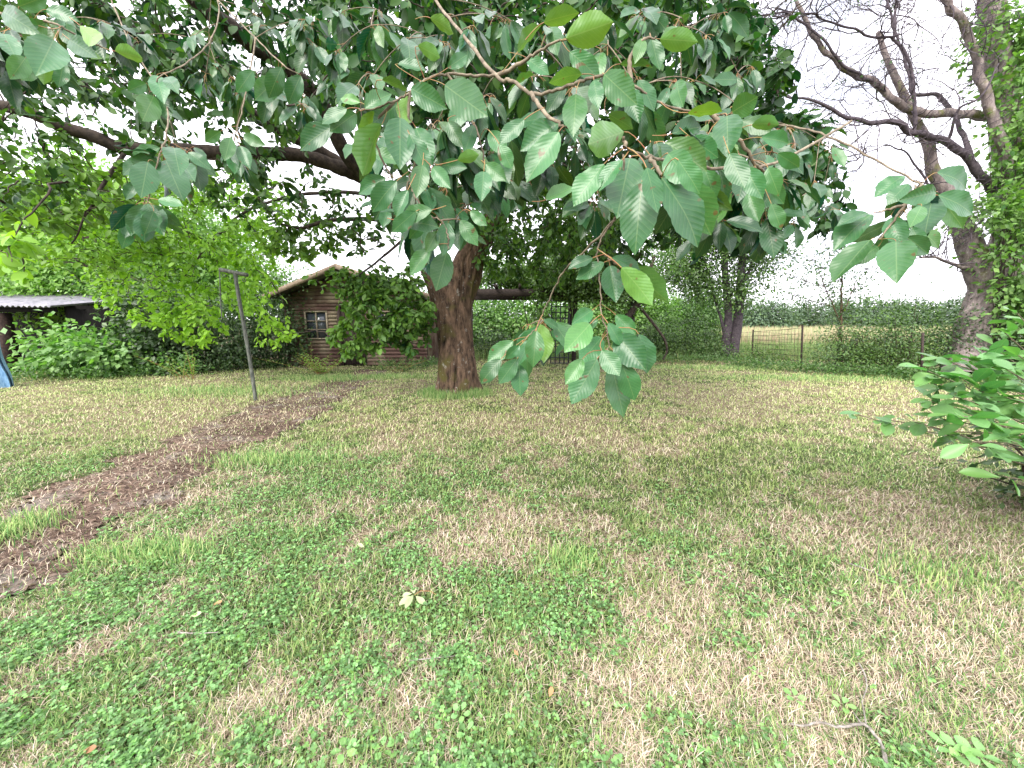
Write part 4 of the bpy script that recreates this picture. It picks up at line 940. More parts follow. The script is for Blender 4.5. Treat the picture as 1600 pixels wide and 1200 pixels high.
# blue tarpaulin
M_TARP = simple_mat('blue_tarpaulin', (0.10, 0.22, 0.36), (0.25, 0.42, 0.58), 9, 0.45, (4, 4, 1), .01)
ux = np.linspace(-.55, .14, 30); uz = np.linspace(0, 1.05, 18)
c0 = Gh(4, 606); c0[0] += 0.02; c0[1] += .25; c0[0] -= .0
v = [[c0[0] + a_ + .03 * math.sin(b_ * 6), c0[1] - .25 + .07 * math.sin(a_ * 21 + b_ * 2) - .18 * b_ * 0, max(.0, b_ * (1 - .18 * abs(math.sin(a_ * 7))))] for a_ in ux for b_ in uz]
ii = (np.arange(29)[:, None] * 18 + np.arange(17)[None]).ravel(); f = np.stack([ii, ii + 18, ii + 19, ii + 1], -1); v = A(v); nn = len(v)
tag(mesh_np('tarpaulin', np.vstack([v, v + A([0, .05, 0])]), [f, f[:, ::-1] + nn], M_TARP, smooth=True), 'blue folded sheet hanging at the left edge by the shelter pillar', 'tarpaulin')

# ------------------------------------------------------------------ trees and shrubs on the left
def bush(px, py, w, h, d, n, per, L, mat, label, bright=1.0, yellow=.05, name='shrub', cat='shrub', group=None, ydist=None, **k):
    """shrub whose foot stands at ground pixel (px, py); w, h, d in metres"""
    g_ = Gh(px, py) if ydist is None else A([ray(px, py)[0] / ray(px, py)[1] * ydist, ydist, 0])
    g_[1] += d * .5 if ydist is None else 0
    bl = [(g_[0], g_[1], h * .5, w / 2, d / 2, h * .55), (g_[0] - w * .22, g_[1], h * .33, w * .36, d * .5, h * .34), (g_[0] + w * .25, g_[1] - d * .1, h * .38, w * .32, d * .45, h * .38)]
    return shrub(name, label, cat, g_, bl, n, per, L, mat, bright=bright, yellow=yellow, group=group, **k)

bush(110, 592, 2.5, 1.35, 1.2, 210, 14, .15, M_SHR, 'bushy bright green shrub growing in front of the dark shelter', 2.0, .12, ratio=.7, spread=.18, lump=.8)
bush(58, 592, 1.2, 1.2, .8, 40, 10, .14, M_SHR, 'small green shrub between the blue sheet and the bright bush', 1.7, .08, ratio=.7, spread=.18, lump=.8)
bush(205, 588, 2.2, 2.2, 1.4, 420, 14, .12, M_DRK, 'darker shrub between the bright bush and the clothes pole', 1.1, .03, ratio=.65)
bush(320, 582, 2.6, 2.2, 1.6, 600, 14, .09, M_DRK, 'dark green shrub behind the clothes pole', 1.2, .03, ratio=.6)
bush(415, 577, 2.2, 2.7, 1.6, 600, 14, .08, M_DRK, 'dark shrub filling the gap left of the shed', 1.25, .02, ratio=.6)
bush(250, 588, 1.6, 0.7, .7, 90, 12, .09, M_SHR, 'low leafy plant at the foot of the dark hedge on the left', 1.5, .05, ratio=.6, stems=4)
def tree_at(px, y, h, crown, n, per, L, mat, label, bright=1.0, yellow=.05, tr=.12, spread=.28, name='tree', group='trees behind the garden', lump=.5, ratio=.6, lean=0, inner=.3, stems=30, stem_mat=None, sr=.03, trunk_top=.75):
    x = (px - 800) / FPX * (y * cp); base = A([x, y, 0.])
    bl = [(x + c[0], y + c[1], h * c[2], c[3], c[4], c[5]) for c in crown]
    tp = [base - A([0, 0, .1]), base + A([lean * .2, 0, h * .2]), base + A([lean * .6 + .1, .1, h * .45]), base + A([lean, .1, h * trunk_top])]
    return shrub(name, label, 'tree', base, bl, n, per, L, mat, stem_mat=stem_mat or M_LIMB, bright=bright, yellow=yellow, spread=spread, trunkpath=tp, trunk_r=tr, crown='crown', stems=stems,
                 stem_r=sr, lump=lump, ratio=ratio, group=group, inner=inner)
tree_at(40, 15.5, 7.6, [(0, 0, .62, 2.6, 2, 2.4), (-2, 0, .45, 2, 1.6, 1.8), (1.6, -.6, .45, 1.7, 1.4, 1.6)], 1300, 16, .15, M_SHR, 'pale green bushy tree rising behind the corrugated roof', 1.9, .25)
tree_at(180, 15.0, 7.8, [(0, 0, .6, 2.3, 1.8, 2.6), (-1.2, -.5, .35, 1.6, 1.3, 1.6), (1.5, 0, .4, 1.6, 1.4, 1.8)], 1300, 16, .15, M_SHR, 'light green tree with loose leaves right of the shelter roof', 2.0, .35)
tree_at(320, 16.0, 7.6, [(0, 0, .6, 2.2, 1.8, 2.4), (-1.2, -.5, .35, 1.6, 1.3, 1.6), (1.5, 0, .4, 1.6, 1.4, 1.8)], 1300, 16, .15, M_SHR, 'mid green tree directly behind the clothes pole', 1.7, .25)
tree_at(440, 18.0, 4.6, [(0, 0, .55, 2.0, 1.8, 1.9), (1.8, 0, .4, 1.6, 1.3, 1.3)], 500, 16, .12, M_SHR, 'rounded green tree just left of the shed roof', .95, .1)
tree_at(250, 13.4, 3.4, [(0, 0, .6, 1.5, .9, 1.2), (1.2, 0, .5, 1.3, .8, 1.2), (-1.3, 0, .6, 1.2, .8, 1.1)], 380, 15, .11, M_SHR, 'young leafy tree with drooping leaves in front of the left trees', 1.0, .12, tr=.05)
# background greenery behind shed and pergola
GB = 'bushes beyond the pergola'
for i, (px, y, w, h, br, ye, lab) in enumerate([(640, 19, 3.4, 2.6, 1.0, .1, 'green bush behind the shed and cherry trunk'), (740, 19.5, 3.0, 2.7, 1.3, .15, 'pale bush just right of the cherry trunk beyond the pergola'),
        (820, 20, 3.4, 2.9, 1.5, .2, 'light bush seen under the pergola beam'), (910, 20, 3.4, 2.8, 1.5, .2, 'pale green bush behind the trellis post'),
        (1000, 20, 3.2, 2.9, 1.35, .25, 'yellow green bush behind the crooked climber stem'), (1075, 22, 3.6, 2.9, 1.1, .1, 'green bush behind the twin stemmed tree')]):
    bush(px, 560, w, h * 1.28, 1.8, 700, 14, .15, M_SHR, lab, br * 1.15, ye, group=GB, ydist=y, spread=.2, ratio=.6)
bush(765, 562, 1.5, 1.35, 1.0, 150, 14, .07, M_DRK, 'clipped dark shrub just right of the cherry trunk', 1.0, 0, ratio=.6)

# pergola grown over with ivy
M_BEAM = simple_mat('dark_timber', (0.018, 0.014, 0.012), (0.055, 0.040, 0.034), 8, .85, (2, 6, 6))
YP = 12.6
PG = thing('pergola', (PY(880, 570, YP)[0], YP + .8, 0), 'dark timber pergola with a heavy beam and black trellis post under ivy', 'pergola')
pxa, pxb = PY(728, 455, YP)[0], PY(1008, 462, YP)[0]; pz = PY(800, 457, YP)[2]
for yy in (YP, YP + 2.2): MB().box((pxa, yy, pz - .12), (pxb, yy + .12, pz + .12), .006).build('beam', M_BEAM, PG)
for k in range(8):
    x_ = pxa + .2 + (pxb - pxa - .4) * k / 7; MB().box((x_ - .04, YP - .3, pz + .125), (x_ + .04, YP + 2.6, pz + .24), .004).build('rafter', M_BEAM, PG)
for x_, yy in ((PY(736, 560, YP)[0], YP), (PY(897, 560, YP)[0], YP), (PY(985, 560, YP)[0], YP), (PY(905, 560, YP)[0], YP + 2.2)):
    if True: MB().box((x_ - .07, yy + .001, 0), (x_ + .07, yy + .119, pz - .122), .004).build('post', M_BEAM, PG)
xa, xb = PY(861, 520, YP)[0], PY(889, 520, YP)[0]
mb = MB(); za, zb_ = .1, PY(875, 470, YP)[2]
for k in range(5): x_ = xa + (xb - xa) * k / 4; mb.box((x_ - .016, YP - .05, za), (x_ + .016, YP - .02, zb_))
for k in range(12): z_ = za + (zb_ - za) * k / 11; mb.box((xa - .01, YP - .018, z_ - .016), (xb + .01, YP + .008, z_ + .016))
mb.build('trellis', simple_mat('trellis_paint', (.02, .022, .026), (.07, .075, .085), 9, .4), PG)
IV = [((pxa + pxb) / 2, YP + 1.1, pz + .62, (pxb - pxa) / 2 * 1.08, 1.3, .55), (PY(840, 480, YP)[0], YP - .1, pz - .45, .28, .3, .7), (PY(900, 440, YP)[0], YP - .2, pz + .6, 1.2, .8, .75), (PY(975, 450, YP)[0], YP - .2, pz + .1, .9, .5, .7), (PY(890, 470, YP)[0], YP - .15, pz - .1, .7, .25, .35)]
shrub('ivy', 'dense dark ivy smothering the pergola roof and hanging from its beam', 'ivy', (PY(836, 560, YP)[0], YP - .1, 0), IV, 1900, 16, .085, M_DRK, bright=1.7, yellow=.2, spread=.13, ratio=.85, stems=14, stem_r=.012)
# crooked climber stem
c0 = A([PY(984, 560, YP)[0], YP - .3, -.05])
CK = thing('crooked_elder', c0, 'crooked brown elder stem with a bent side branch right of the pergola post', 'small tree')
p = smooth_path([c0, PY(981, 520, YP - .3), PY(978, 500, YP - .3), PY(990, 482, YP - .3), PY(1002, 466, YP - .3), PY(1010, 440, YP - .3), PY(1022, 400, YP - .2)], 6)
MB().tubes(p, np.linspace(.13, .05, len(p)) * (1 + .12 * rng.random(len(p))), 10).build('trunk', M_LIMB, CK, smooth=True)
p = smooth_path([PY(996, 475, YP - .3), PY(1010, 492, YP - .35), PY(1024, 510, YP - .4), PY(1038, 530, YP - .4), PY(1042, 548, YP - .4), PY(1036, 562, YP - .4)], 6)
MB().tubes(p, np.linspace(.05, .03, len(p)), 8).build('branch', M_LIMB, CK, smooth=True)
c, d = blob_centres(PY(1030, 400, YP), (1.3, .9, .9), 110, .5, .2)
leaves('crown', *leaf_cluster_arrays(c, 14, .16, .09, .5, .4, d), M_SHR, CK, bright=1.1, yellow=.15)

# ------------------------------------------------------------------ right middle distance
def place(px, y): return (px - 800) / FPX * (y * cp + CAM_H * sp_)
# twin stemmed tree
yt = G(1140, 562)[1]; xt = G(1140, 562)[0]
TT = thing('twin_stemmed_tree', (xt, yt, 0), 'airy tree with two upright stems standing at the lawn edge beside the wire fence', 'tree')
mb = MB()
for pts, r0_, r1_ in (([(1133, 566), (1134, 535), (1138, 500), (1136, 460), (1133, 420), (1130, 370), (1124, 320), (1118, 270)], .16, .05),
                      ([(1146, 566), (1147, 540), (1152, 510), (1156, 470), (1158, 430), (1162, 380), (1160, 330), (1168, 280)], .19, .05),
                      ([(1133, 530), (1127, 500), (1118, 470), (1108, 430), (1095, 390)], .06, .02), ([(1157, 450), (1172, 420), (1186, 380), (1195, 340)], .06, .02)):
    v, f = trunk_tube([PY(a_, b_, yt) for a_, b_ in pts], [r0_, r0_ * .8, (r0_ + r1_) / 2, r1_], sides=14, per=6, seed=r0_ * 50); mb.add(v, f)
mb.build('trunk', M_OLDT, TT, smooth=True)
cl, dl_ = [], []
for cx, cy, rx, ry, nn in ((1140, 370, 60, 60, 120), (1085, 370, 60, 60, 90), (1060, 420, 50, 35, 70), (1100, 440, 40, 40, 50), (1190, 400, 50, 50, 60), (1150, 450, 40, 35, 45), (1130, 300, 80, 50, 90), (1040, 360, 40, 50, 50), (1200, 340, 50, 50, 40)):
    c = PY(cx, cy, yt); a, b = blob_centres(c, (rx / 600 * yt, 1.1, ry / 600 * yt), int(nn * 3.4), .5, .1); cl.append(a); dl_.append(b)
cl = np.concatenate(cl); dl_ = np.concatenate(dl_)
leaves('crown', *leaf_cluster_arrays(cl, 13, .18, .105, .6, .3, dl_), M_DRK, TT, bright=1.6, yellow=.12)
src = A([PY(a_, b_, yt) for a_, b_ in ((1136, 460), (1133, 420), (1130, 370), (1158, 430), (1162, 380), (1160, 330), (1124, 320), (1108, 430))]); pa = []
t8 = np.linspace(0, 1, 7)[:, None]
for e in cl[rng.choice(len(cl), 130, replace=False)]:
    s = src[np.argmin(np.linalg.norm(src - e, axis=1))]; m_ = (s + e) / 2 + A([0, 0, .15]); pa.append((1 - t8) ** 2 * s + 2 * t8 * (1 - t8) * m_ + t8 ** 2 * e)
MB().tubes(A(pa), np.tile(np.linspace(.016, .004, 7), (len(pa), 1)), 4).build('branches', M_LIMB, TT, smooth=True)

bush(1075, 563, 3.0, 1.75, 1.4, 600, 14, .08, M_DRK, 'dark rounded bush left of the twin stemmed tree', 1.45, .12, spread=.16)
bush(1020, 562, 1.4, 1.3, 1.0, 180, 14, .08, M_DRK, 'small dark bush under the crooked elder branch', 1.3, .1)
bush(1120, 565, 1.6, .8, .7, 80, 12, .08, M_SHR, 'low weedy bush at the foot of the twin stemmed tree', .9, .1, stems=4)
bush(1200, 570, 1.6, .65, .6, 80, 12, .07, M_SHR, 'low scrub between the twin stemmed tree and the fence post', .95, .2, stems=6)

# field and far trees
yf0 = 15.5
def field_layer(name, n, y0, y1, h0, cols, wd, label, lean=.15, power=1.2):
    r = rng.random(n); e = 1 - power; y = (y0 ** e + r * (y1 ** e - y0 ** e)) ** (1 / e)
    x = y * (-.1 + 1.75 * rng.random(n))
    h = h0 * (.7 + .5 * rng.random(n)); k = rng.integers(0, len(cols), n); c = A(cols)[k] * (.8 + .4 * rng.random(n))[:, None]
    return tag(blades(name, x, y, h, wd * (0.5 + y / 25), np.abs(rng.normal(0, lean, n)), c, M_STRAW), label, 'field grass', kind='stuff')
field_layer('tall_field_grass', 26000, 14.3, 22, .42, [(.16, .27, .08), (.20, .30, .10), (.26, .30, .12)], .016, 'green rough grass just beyond the wire fence', .4, 1.01)
field_layer('ripe_field', 52000, 22, 75, .85, [(.40, .33, .20), (.44, .34, .23), (.30, .33, .16), (.24, .32, .14)], .022, 'ripe tan crop in the field beyond the fence', .2, 1.6)

G_FAR = 'trees of the far hedge line'
fl = [('dense dark tree', .9), ('taller pale tree', 1.2), ('rounded tree', 1.0)]
far_x = np.linspace(900, 1720, 15)
names_ = ['behind the bush left of the twin stemmed tree', 'left behind the twin stemmed tree', 'directly behind the twin stemmed tree', 'just right of the twin stemmed tree', 'left of the open field gap',
          'above the middle of the open field', 'above the thin iron fence post', 'right of the iron fence post', 'behind the thin sapling', 'just right of the sapling', 'midway from sapling to leaning trunk',
          'left of the leaning old trunk', 'behind the leaning old trunk', 'right of the leaning old trunk', 'at the right edge behind the ivy']
for i, px in enumerate(far_x):
    y = 58 + 8 * math.sin(i * 2.1); h = (4.3 + 1.3 * rng.random()) * y / 62 * (1.15 if i > 10 else 1)
    x = place(px, y); b = A([x, y, 0])
    shrub('far_tree', 'distant hedge tree in the far line ' + names_[i], 'tree', b,
          [(x, y, h * .55, 2.9, 1.6, h * .42), (x - 1.6, y - .6, h * .4, 1.8, 1.4, h * .36), (x + 1.7, y - .5, h * .42, 1.8, 1.4, h * .38)], 420, 12, .34, M_HEDGE,
          group=G_FAR, bright=1.0 + .25 * rng.normal() * .5, yellow=.06, spread=.42, stems=3, stem_r=.06, crown='crown', trunkpath=[b - A([0, 0, .1]), b + A([0, 0, h * .2]), b + A([.1, 0, h * .4]), b + A([.1, 0, h * .7])], trunk_r=.14)

# wire fence: each post and the mesh
M_IRON = simple_mat('rusty_post', (.018, .013, .012), (.06, .04, .034), 30, .8)
FN = thing('wire_fence', Gh(1252, 577), 'rusty post and wire fence between the lawn edge and the field', 'fence')
fp = [(1175, 563, 515), (1252, 577, 508), (1337, 583, 522), (1440, 592, 520), (1100, 560, 520)]
tops = []
for bx, by, ty in fp:
    g_ = Gh(bx, by); t_ = PY(bx + 2, ty, g_[1] + .02); MB().beam(g_ - A([0, 0, .1]), t_, .038, .038).build('post', M_IRON, FN); tops.append((g_, t_))
tops.sort(key=lambda q_: q_[0][0]); mb = MB()
for (g1, t1), (g2, t2) in zip(tops[:-1], tops[1:]):
    for k in range(8):
        fr_ = (k + .5) / 8; a_ = g1 + (t1 - g1) * fr_; b_ = g2 + (t2 - g2) * fr_; m_ = (a_ + b_) / 2 - A([0, 0, .03])
        mb.tubes(A([a_, m_, b_]), A([.0035] * 3), 4)
    for k in range(1, 16):
        fr_ = k / 16; a_ = g1 + (g2 - g1) * fr_; b_ = t1 + (t2 - t1) * fr_; mb.tubes(A([a_, (a_ + b_) / 2, b_ * .94 + a_ * .06]), A([.0028] * 3), 4)
mb.build('wire_mesh', M_IRON, FN)

# sapling
g_ = Gh(1313, 580); ys = g_[1]
SP = thing('sapling', g_, 'slender sapling with tiny sparse leaves standing between two fence posts', 'sapling')
mb = MB(); stems_ = []
for pts, r_ in (([(1313, 582), (1313, 540), (1314, 500), (1315, 460), (1316, 420), (1315, 380)], .045), ([(1314, 505), (1302, 480), (1290, 450), (1278, 420), (1268, 400)], .02),
                ([(1315, 490), (1326, 465), (1338, 440), (1350, 420)], .018), ([(1315, 440), (1300, 410), (1290, 385)], .014), ([(1302, 480), (1270, 470), (1240, 462)], .012), ([(1290, 450), (1262, 440), (1235, 430)], .012)):
    p = smooth_path([PY(a_, b_, ys) for a_, b_ in pts], 5); p = p + rng.normal(0, .012, p.shape); stems_.append(p); mb.tubes(p, np.linspace(r_, r_ * .3, len(p)), 7)
mb.build('trunk', M_BARK, SP, smooth=True)
pt = np.concatenate([s[len(s) // 3:] for s in stems_]); c = pt[rng.integers(0, len(pt), 430)] + rng.normal(0, 1, (430, 3)) * A([.32, .3, .28])
leaves('crown', *leaf_cluster_arrays(c, 4, .10, .075, .6, .2), M_SHR, SP, bright=.75, yellow=0)
s_ = pt[[int(np.argmin(np.linalg.norm(pt - e, axis=1))) for e in c]]; t4 = np.linspace(0, 1, 4)[:, None]
MB().tubes(A([s * (1 - t4) + e * t4 for s, e in zip(s_, c)]), np.tile(np.linspace(.005, .002, 4), (len(c), 1)), 4).build('branches', M_LIMB, SP, smooth=True)

bush(1318, 584, 1.5, 1.5, .7, 180, 12, .06, M_DRK, 'thin scrub wrapped round the foot of the sapling', 1.6, .1, spread=.14)
bush(1385, 586, 2.2, 1.95, 1.2, 380, 13, .065, M_DRK, 'tangled bush right of the sapling along the fence', 1.7, .15, spread=.15)
bush(1445, 590, 2.0, 2.2, 1.2, 400, 13, .065, M_DRK, 'taller tangled bush just left of the leaning old trunk', 1.5, .1, spread=.15)
bush(1410, 588, 2.0, .9, .8, 260, 12, .06, M_SHR, 'pale brownish weeds in front of the tangled bushes', .85, .45, spread=.14, stems=18, stem_r=.008)
bush(1580, 592, 2.6, 2.1, 1.4, 520, 14, .08, M_DRK, 'dark shrub behind and right of the leaning old trunk', .95, 0, spread=.16)
bush(1690, 600, 2.6, 2.3, 1.4, 200, 14, .08, M_DRK, 'dark shrub past the right edge behind the ivy trunk', .95, 0, spread=.16)
# weeds along the lawn's far rim
def rim_weeds():
    pts = [(0, 596), (150, 592), (300, 583), (450, 574)], [(760, 562), (900, 563), (1020, 566), (1120, 570), (1200, 578), (1300, 586), (1400, 592), (1500, 602), (1650, 612)], [(590, 577), (650, 577), (700, 575)]
    C_ = []
    for seg, nn in zip(pts, (330, 900, 120)):
        p = smooth_path([G(*q_) for q_ in seg], 30); i = rng.integers(0, len(p), nn)
        C_.append(p[i] + rng.normal(0, 1, (nn, 3)) * A([.12, .32, 0]) + A([0, .1, .08]) + UP * (rng.random(nn)[:, None] * .16))
    C_ = np.concatenate(C_)
    return leaves('undergrowth', *leaf_cluster_arrays(C_, 9, .07, .075, .45, -.25), M_SHR, bright=.95, yellow=.1)
tag(rim_weeds(), 'low green undergrowth along the far rim of the lawn', 'undergrowth', kind='stuff')

# ------------------------------------------------------------------ old leaning tree on the right
gO = Gh(1500, 588); yo = gO[1]
OT = thing('old_leaning_tree', gO, 'old grey barked tree with a thick leaning trunk and bare crooked branches', 'tree')
zo = yo * cp + CAM_H * sp_
def Q(px, py, dz=0): return P(px, py, zo + dz)
b0 = G(1505, 590); b0[2] = -.15
mb = MB()
v, f = trunk_tube([b0, Q(1512, 550), Q(1526, 510), Q(1548, 460), Q(1572, 410), Q(1585, 350), Q(1582, 290, -.1), Q(1575, 220, -.2), Q(1560, 120, -.3), Q(1552, 30, -.4), Q(1545, -60, -.5)],
                  [.44, .37, .37, .44, .43, .35, .31, .29, .27, .24, .20], flare=.35, seed=2.2, furrow=.06); mb.add(v, f)
v, f = trunk_tube([Q(1545, 470), Q(1530, 425), Q(1515, 385), Q(1500, 345), Q(1478, 300, -.1), Q(1458, 265, -.2), Q(1450, 225, -.2), Q(1432, 190, -.2), Q(1408, 140, -.3), Q(1385, 90, -.3), Q(1372, 50, -.3)],
                  [.30, .27, .25, .2, .16, .13, .11, .09, .08, .06, .05], seed=5.2, sides=24); mb.add(v, f)
mb.build('trunk', M_OLD, OT, smooth=True)
ONODES = []
def olimb(pts, r0_, r1_, mat=None):
    p = smooth_path([Q(*q_) for q_ in pts], 8); p = p + A([[mnoise.noise(Vector((c_ * 2.5).tolist()) + Vector((7 * a_, 3, 1))) for a_ in range(3)] for c_ in p]) * .07
    MB().tubes(p, .68 * np.linspace(r0_, r1_, len(p)) * (1 + .04 * rng.normal(0, 1, len(p))), 14).build('limb', mat or M_OLDT, OT, smooth=True); ONODES.append(p)
olimb([(1585, 320), (1545, 290, -.2), (1520, 255, -.4), (1480, 222, -.5), (1430, 207, -.7), (1395, 190, -.8), (1360, 192, -.9), (1320, 180, -1.0), (1280, 160, -1.1), (1230, 150, -1.2)], .17, .03)
olimb([(1580, 250), (1560, 185, -.3), (1500, 180, -.4), (1440, 176, -.5), (1400, 160, -.6), (1365, 130, -.7), (1325, 112, -.8), (1300, 90, -.9), (1275, 60, -1.0), (1258, 30, -1.0), (1240, -10, -1.1)], .17, .055, M_OLD)
olimb([(1588, 350), (1570, 240, -.6), (1545, 165, -.7), (1528, 100, -.8), (1510, 45, -.9), (1480, 5, -1.0), (1450, -40, -1.0)], .17, .10, M_OLD)
olimb([(1520, 255, -.4), (1500, 200, -.1), (1470, 150, .1), (1430, 145, .2), (1415, 90, .3), (1395, 40, .4), (1380, -20, .5)], .09, .035)
olimb([(1428, 205, -.7), (1428, 150, -.8), (1420, 100, -.9), (1400, 60, -1.0), (1370, 55, -1.1), (1300, 35, -1.2), (1250, 20, -1.3), (1190, 30, -1.4)], .06, .02)
olimb([(1400, 62, -1.0), (1400, 0, -1.0), (1420, -40, -1.0)], .05, .03)
olimb([(1515, 420, 0), (1490, 412, -.2), (1465, 404, -.3), (1440, 400, -.4)], .07, .035, M_OLD)
olimb([(1500, 345, 0), (1462, 320, -.1), (1440, 270, -.2), (1410, 235, -.3), (1370, 230, -.5), (1330, 260, -.6)], .05, .012)
olimb([(1480, 222, -.5), (1500, 170, -.9), (1530, 150, -1.2), (1560, 100, -1.3)], .05, .02)
olimb([(1365, 130, -.7), (1310, 95, -1.3), (1260, 35, -1.6), (1210, 20, -1.7), (1180, 25, -1.8)], .05, .016)
def grow_twigs(src, levels, n0, len0, r0_, region):
    """crooked bare twigs budding from the limbs, each level from the one before"""
    out_ = []; cur = src; L_, r_ = len0, r0_; n_ = n0
    for lv in range(levels):
        s = cur[rng.integers(0, len(cur), n_)]; d = rdir(n_) + UP * .25 - A([.45, 0, 0]); d = norm(d); k = 9
        p = np.zeros((n_, k, 3)); p[:, 0] = s; st = L_ * (.5 + rng.random(n_)) / (k - 1)
        for j in range(1, k):
            d = norm(d + rng.normal(0, .36, (n_, 3)) + UP * .05); p[:, j] = p[:, j - 1] + d * st[:, None]
        out_.append((p, np.linspace(r_, r_ * .35, k)[None].repeat(n_, 0))); cur = p[:, 2:].reshape(-1, 3); L_ *= .58; r_ *= .55; n_ = int(n_ * 2.6)
    return out_
src = np.concatenate([p[len(p) // 3:] for p in ONODES])
px_src = 800 + FPX * src[:, 0] / ((src[:, 1]) * cp - (src[:, 2] - CAM_H) * sp_)
src = src[px_src < 1530]
tw = grow_twigs(src, 4, 150, 1.6, .016, None)
mb = MB(); ends = []
for p, r_ in tw: mb.tubes(p, r_, 4)
mb.build('twigs', M_OLDT, OT, smooth=True)
ends = np.concatenate([p[:, -1] for p, _ in tw[2:]]); ends = ends[rng.random(len(ends)) < .12]
leaves('leaves', *leaf_cluster_arrays(ends, 3, .04, .06, .45, .2), M_SHR, OT, bright=.7, yellow=0)

# ivy and leafy shoots on the old tree's right side
IVY = [Q(1530, 60, -.8), Q(1560, 30, -.6), Q(1505, 330, -.8), Q(1600, 60, -.7), Q(1570, 130, -.7), Q(1600, 200, -.7), Q(1590, 280, -.6), Q(1600, 360, -.6), Q(1570, 330, -.7), Q(1600, 440, -.7), Q(1560, 400, -.6), Q(1545, 330, -.7), Q(1620, 120, -.5), Q(1640, 300, -.4), Q(1635, 450, -.4), Q(1600, 500, -.6)]
rad_ = [(.4, .3, .4), (.5, .3, .5), (.3, .3, .3), (.6, .4, .8), (.5, .35, .5), (.7, .4, .9), (.6, .4, .8), (.6, .4, .8), (.45, .3, .6), (.7, .4, .6), (.35, .3, .4), (.4, .3, .4), (.8, .5, 1.2), (.8, .6, 1.4), (.8, .6, 1.2), (.7, .5, .5)]
shrub('ivy', 'green ivy climbing the right side of the old leaning tree', 'ivy', (gO[0] + .5, gO[1] - .3, 0), [(*c_, *r_) for c_, r_ in zip(IVY, rad_)], 820, 14, .15, M_SHR, bright=1.3, yellow=.25, spread=.20, ratio=.6, stems=30, stem_r=.014, inner=.1, lump=.5)

# ------------------------------------------------------------------ near shrub at the right edge
rs = A([4.7, 2.7, 0]); RS = thing('broad_leaved_shrub', (rs[0], rs[1], float(hgt(rs[0], rs[1]))), 'near shrub with big oval leaves reaching in from the right edge', 'shrub')
tips = [(1450, 580, 2.0, 9), (1470, 560, 2.1, 7), (1500, 590, 2.0, 10), (1530, 560, 2.1, 9), (1560, 570, 2.0, 9), (1590, 555, 2.0, 9), (1490, 620, 1.9, 10), (1530, 610, 1.95, 10), (1570, 620, 1.9, 10), (1600, 610, 1.9, 9),
        (1500, 650, 1.85, 8), (1540, 660, 1.85, 9), (1585, 655, 1.85, 9), (1520, 690, 1.8, 7), (1580, 690, 1.8, 7), (1600, 720, 1.75, 6), (1380, 655, 2.3, 5), (1340, 648, 2.35, 4), (1430, 660, 2.15, 5), (1480, 680, 2.0, 7),
        (1590, 490, 2.2, 7), (1570, 520, 2.2, 6), (1620, 560, 2.1, 8), (1640, 650, 2.0, 8), (1640, 500, 2.3, 8), (1555, 640, 2.2, 9), (1600, 585, 2.4, 9), (1545, 590, 2.4, 9), (1480, 690, 2.3, 5), (1570, 745, 1.8, 4),
        (1620, 700, 2.1, 8), (1650, 780, 2.1, 6), (1460, 600, 2.1, 9), (1510, 570, 2.2, 9), (1550, 600, 2.1, 9), (1580, 640, 2.0, 9), (1515, 640, 2.0, 9), (1475, 655, 1.95, 7), (1560, 680, 1.9, 8), (1590, 590, 1.9, 9), (1555, 545, 2.2, 8), (1445, 625, 2.1, 6)]
mb = MB(); pa = []; B, D, N, L = [], [], [], []
for tx, ty, tz, cnt in tips:
    e = P(tx, ty, tz); m_ = (rs + e) / 2 + A([.1, 0, .25]) + rng.normal(0, .06, 3); t9 = np.linspace(0, 1, 10)[:, None]
    s = rs + rng.normal(0, .05, 3) * A([1, 1, 0]); p = (1 - t9) ** 2 * s + 2 * t9 * (1 - t9) * m_ + t9 ** 2 * e; p[1:-1] += rng.normal(0, .012, (8, 3)); pa.append(p)
    ax_ = norm(p[-1] - p[-3])
    for k in range(cnt):
        q_ = e - ax_ * .16 * (k / cnt) + rng.normal(0, .008, 3); d = norm(rdir(1)[0] * A([1, 1, .45]) + ax_ * .55)
        B.append(q_ + d * .012); D.append(d); N.append(UP + rng.normal(0, .3, 3) - A([0, .3, 0])); L.append(rng.uniform(.07, .15))
for p in pa:
    for _ in range(60):
        tq = rng.uniform(.12, .95) * 9; i0 = min(8, int(tq)); q_ = p[i0] + (p[i0 + 1] - p[i0]) * (tq - i0) + rng.normal(0, .09, 3)
        if q_[0] < 1.5 * (q_[1] * cp + (CAM_H - q_[2]) * sp_) - .1: continue
        B.append(q_); D.append(rdir(1)[0] * A([1, 1, .5])); N.append(UP + rng.normal(0, .4, 3)); L.append(rng.uniform(.07, .14))
mb.tubes(A(pa), np.tile(np.linspace(.008, .0025, 10), (len(pa), 1)), 6).build('stems', M_TWIG, RS, smooth=True)
leaves('foliage', A(B), A(D), A(N), A(L), A(L) * .46, M_NEARS, RS, tpl=TPL_OBO, fold=.25, curl=.10, wave=.015, yellow=.12, bright=1.35)
# its low dark mass beyond
bush(1660, 760, .9, .75, .7, 90, 12, .07, M_DRK, 'low dark shrub at the right edge on the lawn', 1.1, .05, ydist=2.9)

